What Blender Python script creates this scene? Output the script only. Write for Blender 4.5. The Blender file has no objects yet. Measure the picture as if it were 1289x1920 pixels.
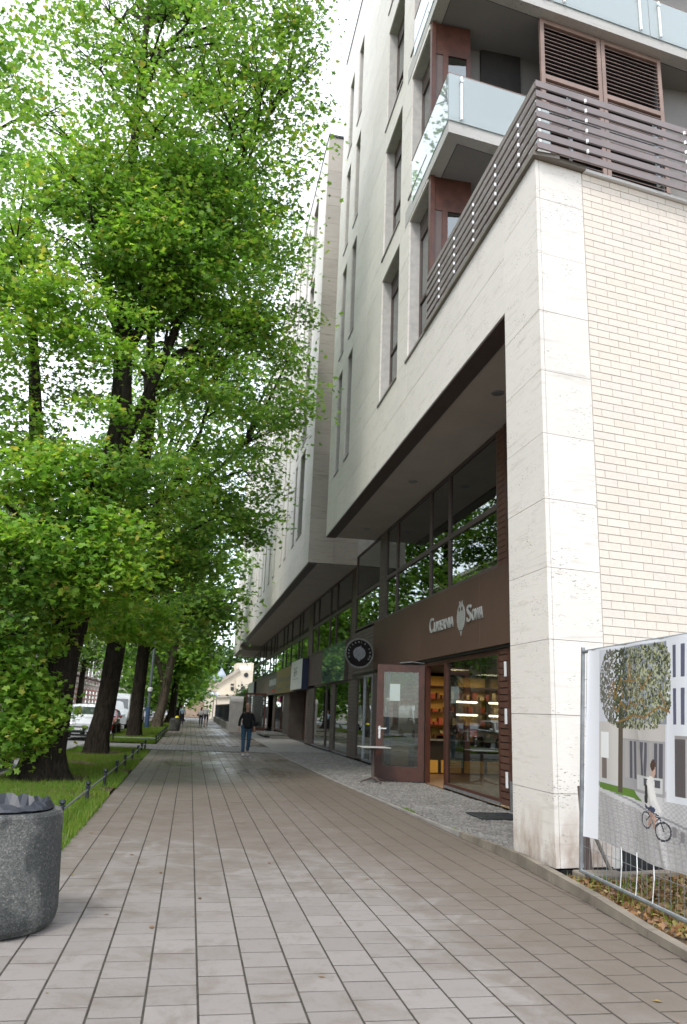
import bpy, bmesh, math, random
import numpy as np
from mathutils import Vector, Matrix
from math import radians, sin, cos, pi

# ------------------------------------------------------------------ camera, sky, sun, exposure
S = bpy.context.scene
COL = S.collection
rng = random.Random(7)
nr = np.random.default_rng(11)
F, PIT, ROL, YAW, H = 1440.0, radians(14.6), radians(2.24), radians(10.4), 1.65
W_ = Vector((sin(YAW)*cos(PIT), cos(YAW)*cos(PIT), sin(PIT)))
R0 = Vector((cos(YAW), -sin(YAW), 0)); U0 = R0.cross(W_)
R_ = R0*cos(ROL) + U0*sin(ROL); U_ = -R0*sin(ROL) + U0*cos(ROL)
if R_.z < 0:
    R_ = R0*cos(ROL) - U0*sin(ROL); U_ = R0*sin(ROL) + U0*cos(ROL)
cd = bpy.data.cameras.new("camera"); cam = bpy.data.objects.new("camera", cd); COL.objects.link(cam)
cd.sensor_fit = 'VERTICAL'; cd.sensor_height = 24.0; cd.lens = F/1920*24.0
cd.clip_start = 0.05; cd.clip_end = 3000
m = Matrix((R_, U_, -W_)).transposed().to_4x4(); m.translation = (0, 0, H); cam.matrix_world = m
cd.dof.use_dof = True; cd.dof.focus_distance = 8.5; cd.dof.aperture_fstop = 1.9
S.camera = cam
S.render.engine = 'CYCLES'
S.render.resolution_x = 687; S.render.resolution_y = 1024
S.view_settings.view_transform = 'Standard'; S.view_settings.look = 'None'
S.view_settings.gamma = 1.0; S.view_settings.exposure = 1.2
S.cycles.max_bounces = 8; S.cycles.transparent_max_bounces = 16
S.cycles.use_denoising = True
SUN_EL, SUN_AZ = radians(52), radians(216)     # azimuth measured from +Y towards +X
wd = bpy.data.worlds.new("World"); S.world = wd; wd.use_nodes = True
nt = wd.node_tree; nt.nodes.clear()
sky = nt.nodes.new('ShaderNodeTexSky'); sky.sky_type = 'NISHITA'; sky.sun_disc = False
sky.sun_elevation = SUN_EL; sky.sun_rotation = SUN_AZ
b1 = nt.nodes.new('ShaderNodeBackground'); b1.inputs[1].default_value = 0.06
b2 = nt.nodes.new('ShaderNodeBackground'); b2.inputs[1].default_value = 0.80
tc = nt.nodes.new('ShaderNodeTexCoord'); no = nt.nodes.new('ShaderNodeTexNoise')
no.inputs['Scale'].default_value = 2.2; no.inputs['Detail'].default_value = 5
cr = nt.nodes.new('ShaderNodeValToRGB')
cr.color_ramp.elements[0].position = 0.3; cr.color_ramp.elements[0].color = (0.80, 0.87, 0.96, 1)
cr.color_ramp.elements[1].position = 0.62; cr.color_ramp.elements[1].color = (1.0, 1.0, 1.0, 1)
nt.links.new(tc.outputs['Generated'], no.inputs['Vector']); nt.links.new(no.outputs['Fac'], cr.inputs['Fac'])
nt.links.new(cr.outputs['Color'], b2.inputs[0]); nt.links.new(sky.outputs[0], b1.inputs[0])
mx = nt.nodes.new('ShaderNodeAddShader'); wo = nt.nodes.new('ShaderNodeOutputWorld')
nt.links.new(b1.outputs[0], mx.inputs[0]); nt.links.new(b2.outputs[0], mx.inputs[1]); nt.links.new(mx.outputs[0], wo.inputs[0])
sl = bpy.data.lights.new("sun", 'SUN'); sl.energy = 1.1; sl.angle = radians(14); sl.color = (1, 0.96, 0.90)
so = bpy.data.objects.new("sun", sl); COL.objects.link(so)
sdir = Vector((sin(SUN_AZ)*cos(SUN_EL), cos(SUN_AZ)*cos(SUN_EL), sin(SUN_EL)))
so.rotation_euler = sdir.to_track_quat('Z', 'Y').to_euler()

# ------------------------------------------------------------------ helpers
def at(x, y, Y):
    d = W_*F + R_*(x-644.5) - U_*(y-960); t = Y/d.y
    return Vector((d.x*t, Y, H + d.z*t))

class MB:
    """collects polygons for ONE mesh object"""
    def __init__(s): s.v = []; s.f = []; s.mi = []
    def poly(s, pts, mi=0):
        n = len(s.v); s.v += [tuple(p) for p in pts]; s.f.append(tuple(range(n, n+len(pts)))); s.mi.append(mi)
    def box(s, x0, x1, y0, y1, z0, z1, mi=0):
        n = len(s.v)
        s.v += [(x0,y0,z0),(x1,y0,z0),(x1,y1,z0),(x0,y1,z0),(x0,y0,z1),(x1,y0,z1),(x1,y1,z1),(x0,y1,z1)]
        for q in ((0,3,2,1),(4,5,6,7),(0,1,5,4),(1,2,6,5),(2,3,7,6),(3,0,4,7)):
            s.f.append(tuple(n+i for i in q)); s.mi.append(mi)
    def hexa(s, c, mi=0):
        n = len(s.v); s.v += [tuple(p) for p in c]
        for q in ((0,3,2,1),(4,5,6,7),(0,1,5,4),(1,2,6,5),(2,3,7,6),(3,0,4,7)):
            s.f.append(tuple(n+i for i in q)); s.mi.append(mi)
    def tube(s, pts, rs, n=8, cap=True, mi=0):
        pts = [Vector(p) for p in pts]
        if not hasattr(rs, '__len__'): rs = [rs]*len(pts)
        base = len(s.v); a = None
        for i, p in enumerate(pts):
            d = (pts[min(i+1, len(pts)-1)] - pts[max(i-1, 0)]).normalized()
            if a is None:
                a = d.orthogonal().normalized()
            a = (a - d*a.dot(d)).normalized(); b = d.cross(a)
            for k in range(n):
                t = 2*pi*k/n; s.v.append(tuple(p + (a*cos(t)+b*sin(t))*rs[i]))
        for i in range(len(pts)-1):
            for k in range(n):
                o = base+i*n; s.f.append((o+k, o+(k+1)%n, o+n+(k+1)%n, o+n+k)); s.mi.append(mi)
        if cap:
            s.f.append(tuple(base+k for k in reversed(range(n)))); s.mi.append(mi)
            o = base+(len(pts)-1)*n; s.f.append(tuple(o+k for k in range(n))); s.mi.append(mi)
    def lathe(s, prof, c=(0,0,0), n=24, mi=0):
        base = len(s.v)
        for r, z in prof:
            for k in range(n):
                t = 2*pi*k/n; s.v.append((c[0]+r*cos(t), c[1]+r*sin(t), c[2]+z))
        for i in range(len(prof)-1):
            for k in range(n):
                o = base+i*n; s.f.append((o+k, o+(k+1)%n, o+n+(k+1)%n, o+n+k)); s.mi.append(mi)
    def data(s, name, mats, smooth=False):
        me = bpy.data.meshes.new(name); me.from_pydata(s.v, [], s.f)
        for mt in (mats if isinstance(mats, (list, tuple)) else [mats]): me.materials.append(mt)
        if len(me.materials) > 1: me.polygons.foreach_set('material_index', s.mi)
        if smooth: me.polygons.foreach_set('use_smooth', [True]*len(me.polygons))
        me.update(); return me
    def build(s, name, mats, parent=None, smooth=False, **k):
        return link(name, s.data(name, mats, smooth), parent, **k)

def link(name, me, parent=None, loc=None, label=None, cat=None, group=None, kind=None):
    o = bpy.data.objects.new(name, me); COL.objects.link(o)
    if parent is not None: o.parent = parent
    if loc is not None: o.location = loc
    tag(o, label, cat, group, kind); return o
def tag(o, label=None, cat=None, group=None, kind=None):
    if label: o['label'] = label
    if cat: o['category'] = cat
    if group: o['group'] = group
    if kind: o['kind'] = kind
def thing(name, label, cat, loc=(0,0,0), rz=0, group=None):
    o = bpy.data.objects.new(name, None); COL.objects.link(o)
    o.location = loc; o.rotation_euler = (0, 0, rz); o.empty_display_size = 0.2
    tag(o, label, cat, group); return o
def copy_tree(o, parent=None):
    c = o.copy(); COL.objects.link(c)
    if parent is not None: c.parent = parent
    for ch in [x for x in bpy.data.objects if x.parent == o]:
        copy_tree(ch, c)
    return c
def bevel(o, w, seg=2):
    b = o.modifiers.new('bevel', 'BEVEL'); b.width = w; b.segments = seg; b.limit_method = 'ANGLE'; return o

# ------------------------------------------------------------------ materials
class NM:
    def __init__(s, name, rough=0.6, spec=0.4, metal=0.0):
        s.m = bpy.data.materials.new(name); s.m.use_nodes = True; s.t = s.m.node_tree
        s.b = s.t.nodes['Principled BSDF']; s.b.inputs['Roughness'].default_value = rough
        s.b.inputs['Specular IOR Level'].default_value = spec; s.b.inputs['Metallic'].default_value = metal
    def n(s, t, **k):
        x = s.t.nodes.new(t)
        for a, v in k.items(): setattr(x, a, v)
        return x
    def l(s, a, b): s.t.links.new(a, b)
    def pos(s, scale=(1,1,1), obj=False):
        mp = s.n('ShaderNodeMapping'); mp.inputs['Scale'].default_value = scale
        if obj: g = s.n('ShaderNodeTexCoord'); s.l(g.outputs['Object'], mp.inputs['Vector'])
        else: g = s.n('ShaderNodeNewGeometry'); s.l(g.outputs['Position'], mp.inputs['Vector'])
        return mp.outputs[0]
    def noise(s, scale, detail=4, vec=None, rough=0.55, dist=0):
        x = s.n('ShaderNodeTexNoise'); x.inputs['Scale'].default_value = scale; x.inputs['Detail'].default_value = detail
        x.inputs['Roughness'].default_value = rough; x.inputs['Distortion'].default_value = dist
        if vec is not None: s.l(vec, x.inputs['Vector'])
        return x.outputs['Fac']
    def ramp(s, fac, stops):
        x = s.n('ShaderNodeValToRGB'); e = x.color_ramp.elements
        while len(e) < len(stops): e.new(0.5)
        for i, (p, c) in enumerate(stops):
            e[i].position = p; e[i].color = (*c, 1) if len(c) == 3 else c
        s.l(fac, x.inputs['Fac']); return x.outputs['Color']
    def mix(s, fac, a, b, mode='MIX'):
        x = s.n('ShaderNodeMix', data_type='RGBA', blend_type=mode)
        for sock, v in ((0, fac), (6, a), (7, b)):
            if isinstance(v, (int, float)): x.inputs[sock].default_value = v
            elif isinstance(v, tuple): x.inputs[sock].default_value = (*v, 1)
            else: s.l(v, x.inputs[sock])
        return x.outputs[2]
    def rnd(s):
        g = s.n('ShaderNodeNewGeometry'); o = s.n('ShaderNodeObjectInfo')
        a = s.n('ShaderNodeMath', operation='ADD'); f = s.n('ShaderNodeMath', operation='FRACT')
        s.l(g.outputs['Random Per Island'], a.inputs[0]); s.l(o.outputs['Random'], a.inputs[1]); s.l(a.outputs[0], f.inputs[0])
        return f.outputs[0]
    def col(s, c):
        if isinstance(c, tuple): s.b.inputs['Base Color'].default_value = (*c, 1)
        else: s.l(c, s.b.inputs['Base Color'])
        return s
    def bump(s, fac, strength=0.3, dist=0.01):
        x = s.n('ShaderNodeBump'); x.inputs['Strength'].default_value = strength; x.inputs['Distance'].default_value = dist
        s.l(fac, x.inputs['Height']); s.l(x.outputs[0], s.b.inputs['Normal']); return s
    def roughf(s, fac, a, b):
        x = s.n('ShaderNodeMapRange'); x.inputs[3].default_value = a; x.inputs[4].default_value = b
        s.l(fac, x.inputs[0]); s.l(x.outputs[0], s.b.inputs['Roughness']); return s

def plain(name, c, rough=0.6, metal=0.0, var=0.12, scale=6.0, spec=0.4):
    k = NM(name, rough, spec, metal); f = k.noise(scale, 5, k.pos())
    lo = tuple(v*(1-var) for v in c); hi = tuple(min(1, v*(1+var)) for v in c)
    k.col(k.ramp(f, [(0.3, lo), (0.7, hi)])); k.bump(k.noise(scale*12, 3, k.pos()), 0.08, 0.004); return k.m

def m_trav(name, base, dark, stain):
    k = NM(name, 0.62, 0.3)
    v = k.pos((0.9, 0.9, 9.0)); f = k.noise(1.6, 7, v, 0.62, 0.6)
    big = k.noise(0.7, 3, k.pos((0.6, 0.6, 1.2)))
    c = k.ramp(f, [(0.30, dark), (0.48, base), (0.62, tuple(x*.93 for x in base)), (0.72, tuple(min(1, x*1.06) for x in base))])
    c = k.mix(k.ramp(big, [(0.35, (0,0,0)), (0.7, (0.55,0.55,0.55))]), c, stain, 'MIX')
    r = k.rnd(); c = k.mix(0.35, c, k.ramp(r, [(0, (0.80,0.80,0.80)), (1, (1,1,1))]), 'MULTIPLY')
    # pits, clustered
    pit = k.noise(16, 3, k.pos((1.2, 1.2, 4.5)), 0.5); clus = k.noise(1.9, 2, k.pos((1,1,2)))
    a = k.ramp(pit, [(0.62, (0,0,0)), (0.66, (1,1,1))]); b = k.ramp(clus, [(0.48, (0,0,0)), (0.62, (1,1,1))])
    pm = k.mix(1.0, a, b, 'MULTIPLY'); c = k.mix(pm, c, (0.22, 0.20, 0.18))
    # rusty splash stain near the ground
    g = k.n('ShaderNodeNewGeometry'); sx = k.n('ShaderNodeSeparateXYZ'); k.l(g.outputs['Position'], sx.inputs[0])
    mr = k.n('ShaderNodeMapRange'); mr.inputs[1].default_value = 0.75; mr.inputs[2].default_value = 0.0
    mr.inputs[3].default_value = 0; mr.inputs[4].default_value = 0.95; k.l(sx.outputs[2], mr.inputs[0])
    sn = k.ramp(k.noise(3.2, 6, k.pos((1.5,1.5,0.8))), [(0.40, (0,0,0)), (0.66, (1,1,1))])
    mm = k.n('ShaderNodeMath', operation='MULTIPLY'); k.l(mr.outputs[0], mm.inputs[0]); k.l(sn, mm.inputs[1])
    c = k.mix(mm.outputs[0], c, (0.27, 0.17, 0.11))
    k.col(c); k.bump(f, 0.15, 0.01); return k.m

M = {}
M['trav'] = m_trav('travertine', (0.70, 0.662, 0.605), (0.54, 0.50, 0.45), (0.635, 0.60, 0.55))
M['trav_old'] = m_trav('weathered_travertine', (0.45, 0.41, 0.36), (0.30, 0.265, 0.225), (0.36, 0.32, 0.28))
M['wall'] = plain('wall_backing', (0.40, 0.385, 0.36), 0.8)
k = NM('cream_brick', 0.75, 0.25); r = k.rnd()
c = k.ramp(r, [(0, (0.64, 0.575, 0.495)), (0.3, (0.675, 0.61, 0.53)), (0.7, (0.66, 0.60, 0.525)), (0.9, (0.63, 0.58, 0.52)), (1, (0.69, 0.63, 0.55))])
c = k.mix(0.5, c, k.ramp(k.noise(20, 6, k.pos()), [(0.3, (0.82,0.82,0.82)), (0.7, (1,1,1))]), 'MULTIPLY')
k.col(c).bump(k.noise(60, 4, k.pos()), 0.35, 0.006); M['brick'] = k.m
M['mortar'] = plain('mortar', (0.54, 0.52, 0.48), 0.9, scale=15)
k = NM('paving_slab', 0.62, 0.4); r = k.rnd(); P3 = k.pos()
c = k.ramp(r, [(0, (0.196, 0.177, 0.162)), (0.5, (0.212, 0.192, 0.176)), (1, (0.230, 0.209, 0.193))])
d1 = k.noise(0.55, 6, P3, 0.6, 0.4); d2 = k.noise(2.6, 6, P3, 0.65, 0.8)
g = k.n('ShaderNodeNewGeometry'); sx = k.n('ShaderNodeSeparateXYZ'); k.l(g.outputs['Position'], sx.inputs[0])
# damp, dirty ground: more of it along the kerb on the right and further up the street
ax = k.n('ShaderNodeMapRange'); ax.inputs[1].default_value = 1.9; ax.inputs[2].default_value = 3.4; ax.inputs[3].default_value = 0; ax.inputs[4].default_value = 0.45; k.l(sx.outputs[0], ax.inputs[0])
ay = k.n('ShaderNodeMapRange'); ay.inputs[1].default_value = 7.0; ay.inputs[2].default_value = 11.5; ay.inputs[3].default_value = 0; ay.inputs[4].default_value = 0.23; k.l(sx.outputs[1], ay.inputs[0])
s1 = k.n('ShaderNodeMath', operation='ADD'); k.l(ax.outputs[0], s1.inputs[0]); k.l(ay.outputs[0], s1.inputs[1])
av = k.n('ShaderNodeMath', operation='MULTIPLY_ADD'); k.l(d1, av.inputs[0]); av.inputs[1].default_value = 0.45; k.l(s1.outputs[0], av.inputs[2])
av2 = k.n('ShaderNodeMath', operation='MULTIPLY_ADD'); k.l(d2, av2.inputs[0]); av2.inputs[1].default_value = 0.75; k.l(av.outputs[0], av2.inputs[2])
dm = k.ramp(av2.outputs[0], [(0.60, (0,0,0)), (0.74, (0.6,0.6,0.6)), (1.0, (1,1,1))])
c = k.mix(dm, c, k.mix(k.noise(1.1, 4, P3), (0.118, 0.096, 0.074), (0.150, 0.123, 0.100)))
c = k.mix(0.5, c, k.ramp(k.noise(70, 3, P3), [(0.3, (0.84,0.84,0.84)), (0.7, (1,1,1))]), 'MULTIPLY')
wet = k.ramp(k.noise(0.35, 4, k.pos((1.0, 0.5, 1))), [(0.42, (0.26,0.26,0.26)), (0.62, (0.62,0.62,0.62))])
far = k.n('ShaderNodeMapRange'); far.inputs[1].default_value = 13; far.inputs[2].default_value = 19; k.l(sx.outputs[1], far.inputs[0])
rr = k.mix(far.outputs[0], (0.85,0.85,0.85), wet); k.l(rr, k.b.inputs['Roughness'])
c = k.mix(k.ramp(k.noise(9, 8, P3, 0.75, 0.3), [(0.52, (0,0,0)), (0.72, (0.45,0.45,0.45))]), c, (0.13, 0.105, 0.085))
sp = k.ramp(k.noise(38, 2, P3), [(0.76, (0,0,0)), (0.79, (1,1,1))]); c = k.mix(sp, c, (0.09, 0.075, 0.06))
k.col(c).bump(k.noise(45, 4, P3), 0.25, 0.004); M['slab'] = k.m
M['joint'] = plain('dark_joint', (0.040, 0.034, 0.026), 0.95, scale=9, var=0.4)
M['band'] = plain('pale_setts', (0.25, 0.24, 0.23), 0.8, scale=5, var=0.25)
k = NM('cobble', 0.75, 0.3); c = k.ramp(k.rnd(), [(0, (0.15,0.145,0.138)), (0.5, (0.195,0.188,0.178)), (1, (0.25,0.242,0.23))])
k.col(k.mix(0.6, c, k.ramp(k.noise(1.3, 5, k.pos()), [(0.3, (0.6,0.58,0.54)), (0.65, (1,1,1))]), 'MULTIPLY')); M['cobble'] = k.m
M['kerb'] = plain('concrete_kerb', (0.175, 0.150, 0.118), 0.85, scale=2.5, var=0.35)
M['kerb_far'] = plain('pale_kerb', (0.25, 0.235, 0.215), 0.85, scale=2.5, var=0.2)
k = NM('road_setts', 0.8, 0.3); k.col(k.ramp(k.noise(6, 6, k.pos()), [(0.3, (0.22,0.22,0.22)), (0.7, (0.34,0.34,0.34))])).bump(k.noise(12, 2, k.pos()), 0.5, 0.03); M['road'] = k.m
k = NM('soil', 0.95, 0.1); k.col(k.ramp(k.noise(3.5, 8, k.pos()), [(0.3, (0.05,0.036,0.024)), (0.55, (0.11,0.082,0.055)), (0.72, (0.09,0.11,0.035))])).bump(k.noise(14, 5, k.pos()), 0.6, 0.05); M['soil'] = k.m
M['soffit'] = plain('soffit', (0.48, 0.43, 0.385), 0.7, scale=1.2, var=0.06)
M['slabconc'] = m_trav('balcony_stone', (0.46, 0.45, 0.42), (0.34, 0.33, 0.31), (0.36, 0.35, 0.33))
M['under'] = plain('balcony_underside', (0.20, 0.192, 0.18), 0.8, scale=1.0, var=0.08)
M['frame'] = plain('brown_frame', (0.085, 0.062, 0.055), 0.45, scale=4)
M['red'] = plain('red_brown_wood', (0.066, 0.024, 0.015), 0.42, scale=5, var=0.25)
M['fascia'] = plain('brown_fascia', (0.088, 0.052, 0.036), 0.55, scale=0.8, var=0.10, spec=0.3)
M['board'] = plain('cladding_board', (0.135, 0.108, 0.094), 0.55, scale=3, var=0.2)
M['redboard'] = plain('red_brown_board', (0.11, 0.052, 0.036), 0.5, scale=3, var=0.2)
M['rail'] = plain('railing_slat', (0.185, 0.152, 0.146), 0.3, scale=3, var=0.1)
M['louv'] = plain('louvre_slat', (0.235, 0.160, 0.130), 0.5, scale=3, var=0.15)
M['cap'] = plain('coping_metal', (0.17, 0.15, 0.125), 0.4, scale=2, var=0.2)
M['white'] = plain('white_paint', (0.78, 0.79, 0.80), 0.4, scale=3, var=0.03)
M['silver'] = plain('silver_letters', (0.42, 0.43, 0.42), 0.35, 0.3, scale=20, var=0.1)
M['black'] = plain('black_plastic', (0.012, 0.012, 0.013), 0.45)
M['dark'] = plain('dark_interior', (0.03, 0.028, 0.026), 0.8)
M['floor_in'] = plain('shop_floor', (0.14, 0.08, 0.045), 0.4)
M['galv'] = plain('galvanised_steel', (0.33, 0.35, 0.37), 0.42, 0.7, scale=8, var=0.25)
M['iron'] = plain('painted_iron', (0.030, 0.036, 0.042), 0.45, 0.2, scale=10, var=0.3)
M['rubber'] = plain('rubber', (0.018, 0.018, 0.018), 0.85)
M['chrome'] = plain('chrome', (0.55, 0.55, 0.56), 0.2, 1.0)
k = NM('bark', 0.9, 0.2); v = k.pos((7, 7, 1.3)); f = k.noise(2.2, 8, v, 0.65, 0.8)
k.col(k.ramp(f, [(0.35, (0.012,0.010,0.008)), (0.55, (0.038,0.030,0.023)), (0.75, (0.075,0.062,0.048))])).bump(f, 1.0, 0.05); M['bark'] = k.m
k = NM('pale_bark', 0.9, 0.2); v = k.pos((5, 5, 1.3)); f = k.noise(2.2, 8, v, 0.65, 0.8)
k.col(k.ramp(f, [(0.35, (0.06,0.05,0.038)), (0.55, (0.14,0.115,0.088)), (0.75, (0.19,0.16,0.13))])).bump(f, 0.8, 0.04); M['bark2'] = k.m

def leafmat(name, cols, trans=0.45):
    k = NM(name, 0.5, 0.35); g = k.n('ShaderNodeNewGeometry')
    c = k.ramp(g.outputs['Random Per Island'], cols)
    big = k.noise(0.45, 3, k.pos())
    c = k.mix(k.ramp(big, [(0.4, (0,0,0)), (0.65, (0.5,0.5,0.5))]), c, k.mix(1.0, c, (1.25, 1.05, 0.7), 'MULTIPLY'))
    k.col(c); tr = k.n('ShaderNodeBsdfTranslucent'); k.l(k.mix(1.0, c, (1.75, 1.75, 0.95), 'MULTIPLY'), tr.inputs[0])
    mx = k.n('ShaderNodeMixShader'); mx.inputs[0].default_value = trans
    out = k.t.nodes['Material Output']; k.l(k.b.outputs[0], mx.inputs[1]); k.l(tr.outputs[0], mx.inputs[2]); k.l(mx.outputs[0], out.inputs[0])
    return k.m
M['leaf'] = leafmat('maple_leaf', [(0, (0.062,0.155,0.032)), (0.45, (0.115,0.235,0.042)), (0.85, (0.18,0.31,0.06)), (0.97, (0.22,0.29,0.07)), (1, (0.26,0.22,0.07))], 0.5)
M['leaf_bright'] = leafmat('shoot_and_lit_leaf', [(0, (0.11,0.25,0.035)), (0.5, (0.185,0.35,0.05)), (0.85, (0.27,0.42,0.075)), (1, (0.36,0.34,0.08))], 0.5)  # green of young shoots, and light painted into the crown sprays' leaf colour
M['leaf_far'] = leafmat('distant_leaf', [(0, (0.07,0.17,0.03)), (0.5, (0.13,0.27,0.04)), (1, (0.21,0.35,0.07))])
M['leaf_dark'] = leafmat('dark_leaf', [(0, (0.02,0.06,0.015)), (0.5, (0.035,0.09,0.02)), (1, (0.06,0.13,0.025))])
M['grass'] = leafmat('grass_blade', [(0, (0.07,0.155,0.016)), (0.5, (0.115,0.225,0.022)), (0.85, (0.16,0.25,0.035)), (1, (0.27,0.21,0.09))], 0.3)
M['litter'] = leafmat('leaf_litter', [(0, (0.09,0.045,0.02)), (0.4, (0.19,0.10,0.045)), (0.8, (0.30,0.19,0.09)), (1, (0.16,0.17,0.05))], 0.1)

def glassmat(name, tint=(0.75,0.82,0.80), ior=1.9, rough=0.0, body=None, bodyfac=0.0):
    k = NM(name); t = k.t; out = t.nodes['Material Output']; t.nodes.remove(k.b)
    tr = k.n('ShaderNodeBsdfTransparent'); tr.inputs[0].default_value = (*tint, 1)
    gl = k.n('ShaderNodeBsdfGlossy'); gl.inputs['Roughness'].default_value = rough; gl.inputs[0].default_value = (0.92, 0.96, 0.95, 1)
    r0 = ((ior-1)/(ior+1))**2       # Schlick reflectance, the same from both faces of the pane
    lw = k.n('ShaderNodeLayerWeight'); lw.inputs[0].default_value = 0.5
    pw = k.n('ShaderNodeMath', operation='POWER'); pw.inputs[1].default_value = 4.0; k.l(lw.outputs['Facing'], pw.inputs[0])
    ma = k.n('ShaderNodeMath', operation='MULTIPLY_ADD'); ma.inputs[1].default_value = 1-r0; ma.inputs[2].default_value = r0; k.l(pw.outputs[0], ma.inputs[0])
    mx = k.n('ShaderNodeMixShader'); k.l(ma.outputs[0], mx.inputs[0])
    if body:
        df = k.n('ShaderNodeBsdfDiffuse'); df.inputs[0].default_value = (*body, 1)
        m2 = k.n('ShaderNodeMixShader'); m2.inputs[0].default_value = bodyfac
        k.l(tr.outputs[0], m2.inputs[1]); k.l(df.outputs[0], m2.inputs[2]); k.l(m2.outputs[0], mx.inputs[1])
    else: k.l(tr.outputs[0], mx.inputs[1])
    k.l(gl.outputs[0], mx.inputs[2]); k.l(mx.outputs[0], out.inputs[0]); return k.m
M['glass'] = glassmat('window_glass')
M['glass_up'] = glassmat('upper_window_glass', (0.32, 0.36, 0.35), 2.6)
M['shopglass'] = glassmat('shop_glass', (0.58, 0.62, 0.61), 2.1)
M['doorglass'] = glassmat('door_glass', (0.80, 0.83, 0.82), 1.5)
M['frost'] = glassmat('balcony_glass', (0.62, 0.67, 0.67), 1.6, 0.03, (0.60, 0.66, 0.66), 0.42)
def emit(name, c, s):
    k = NM(name); k.b.inputs['Base Color'].default_value = (*c, 1)
    k.b.inputs['Emission Color'].default_value = (*c, 1); k.b.inputs['Emission Strength'].default_value = s; return k.m
M['tube'] = emit('shelf_light', (1.0, 0.86, 0.62), 5.0)
M['warmback'] = plain('amber_shelf_back', (0.75, 0.45, 0.10), 0.6)
def paint(name, c, rough=0.25, metal=0.0, coat=0.6):
    k = NM(name, rough, 0.5, metal); k.col(k.ramp(k.noise(3, 3, k.pos()), [(0.3, tuple(v*0.93 for v in c)), (0.7, c)])); k.b.inputs['Coat Weight'].default_value = coat; return k.m

# ------------------------------------------------------------------ ground
st = dict(kind='structure')
b = MB(); b.poly([(-900,-400,-0.16),(900,-400,-0.16),(900,1800,-0.16),(-900,1800,-0.16)]); b.build('ground', M['soil'], **st)
b = MB(); b.poly([(-11,-30,-0.10),(-4.15,-30,-0.10),(-4.15,260,-0.10),(-11,260,-0.10)]); b.build('road', M['road'], **st)
b = MB(); b.poly([(-13.6,-30,0.02),(-11,-30,0.02),(-11,260,0.02),(-13.6,260,0.02)]); b.build('far_pavement', M['band'], **st)
kb = thing('road_kerb', None, None); tag(kb, kind='structure'); kme = MB(); kme.box(-0.14, 0, 0.01, 0.99, -0.12, 0.015); kme = kme.data('kerbstone', M['kerb_far'])
for i in range(90): link('kerbstone', kme, kb, (-4.01, 6 + i*1.0, 0))
# pavement base (joint colour) and slabs
KX = [(-5, 3.30), (2, 3.45), (5.3, 3.66), (7.4, 3.84), (9.5, 3.94), (13.4, 3.86), (18.9, 3.62), (27.8, 3.42), (36, 3.45), (60, 3.6)]
def kx(y):
    for (a, xa), (c_, xc) in zip(KX, KX[1:]):
        if a <= y <= c_: return xa + (xc-xa)*(y-a)/(c_-a)
    return KX[-1][1]
pav = thing('pavement', None, None); tag(pav, kind='structure')
b = MB(); b.poly([(-1.33,-3,-0.0034),(4.0,-3,-0.0034),(4.0,31.5,-0.0034),(-1.33,31.5,-0.0034)])
b.poly([(-4.0,-3,-0.0035),(-1.33,-3,-0.0035),(-1.33,7.6,-0.0035),(-4.0,7.6,-0.0035)]); b.build('joint_bed', M['joint'], pav)
g_ = 0.006; PX, PY = 0.30, 0.322
cells = []
for i in range(-11, 14):
    x0 = 0.187 + PX*i
    for j in range(-3, 96):
        y0 = 1.0 + PY*j + (PY/2 if i % 2 else 0); y1 = y0+PY
        if y1 > 31.4 or y0 < 0.5: continue
        if x0 < -1.32 and y1 > 7.4: continue
        lim = kx((y0+y1)/2) - 0.01
        if x0 > lim-0.03: continue
        x1 = min(x0+PX, lim)
        cells.append((x0+.0070, x1-.0070, y0+.0085, y1-.0085))
def vis(c):
    p = Vector(((c[0]+c[1])/2, (c[2]+c[3])/2, 0)) - Vector((0,0,H)); z = p.dot(W_)
    if z < 0.5: return False
    x = 644.5 + F*p.dot(R_)/z; y = 960 - F*p.dot(U_)/z
    return -60 < x < 1350 and y < 1990
def slabgeo(b, x0, x1, y0, y1, h=0.0, tl=(0,0)):
    e = 0.003; z = [h+tl[0]*a+tl[1]*c_ for a, c_ in ((-1,-1),(1,-1),(1,1),(-1,1))]
    n = len(b.v); B = [(x0,y0,-0.03),(x1,y0,-0.03),(x1,y1,-0.03),(x0,y1,-0.03)]
    T = [(x0,y0),(x1,y0),(x1,y1),(x0,y1)]; I = [(x0+e,y0+e),(x1-e,y0+e),(x1-e,y1-e),(x0+e,y1-e)]
    b.v += B + [(*T[i], z[i]-0.0015) for i in range(4)] + [(*I[i], z[i]) for i in range(4)]
    for i in range(4):
        j = (i+1) % 4
        b.f.append((n+i, n+j, n+4+j, n+4+i)); b.f.append((n+4+i, n+4+j, n+8+j, n+8+i)); b.mi += [0, 0]
    b.f.append((n+8, n+9, n+10, n+11)); b.mi.append(0)
vc = sorted([c for c in cells if vis(c)], key=lambda c: c[0]**2 + c[2]**2)
single = set(vc[:300]); rest = MB(); variants = {}
for c in cells:
    tl = (rng.uniform(-1,1)*0.0005, rng.uniform(-1,1)*0.0005); hh = rng.uniform(-0.0008, 0.0012)
    if c in single:
        key = (round(c[1]-c[0], 3), rng.randrange(5))
        if key not in variants:
            q = MB(); slabgeo(q, 0, key[0], 0, PY-.017, hh, tl); variants[key] = q.data('slab', M['slab'])
        link('slab', variants[key], pav, (c[0], c[2], 0))
    else: slabgeo(rest, *c, hh, tl)
rest.build('slab_field', M['slab'], pav, kind='stuff')
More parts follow.
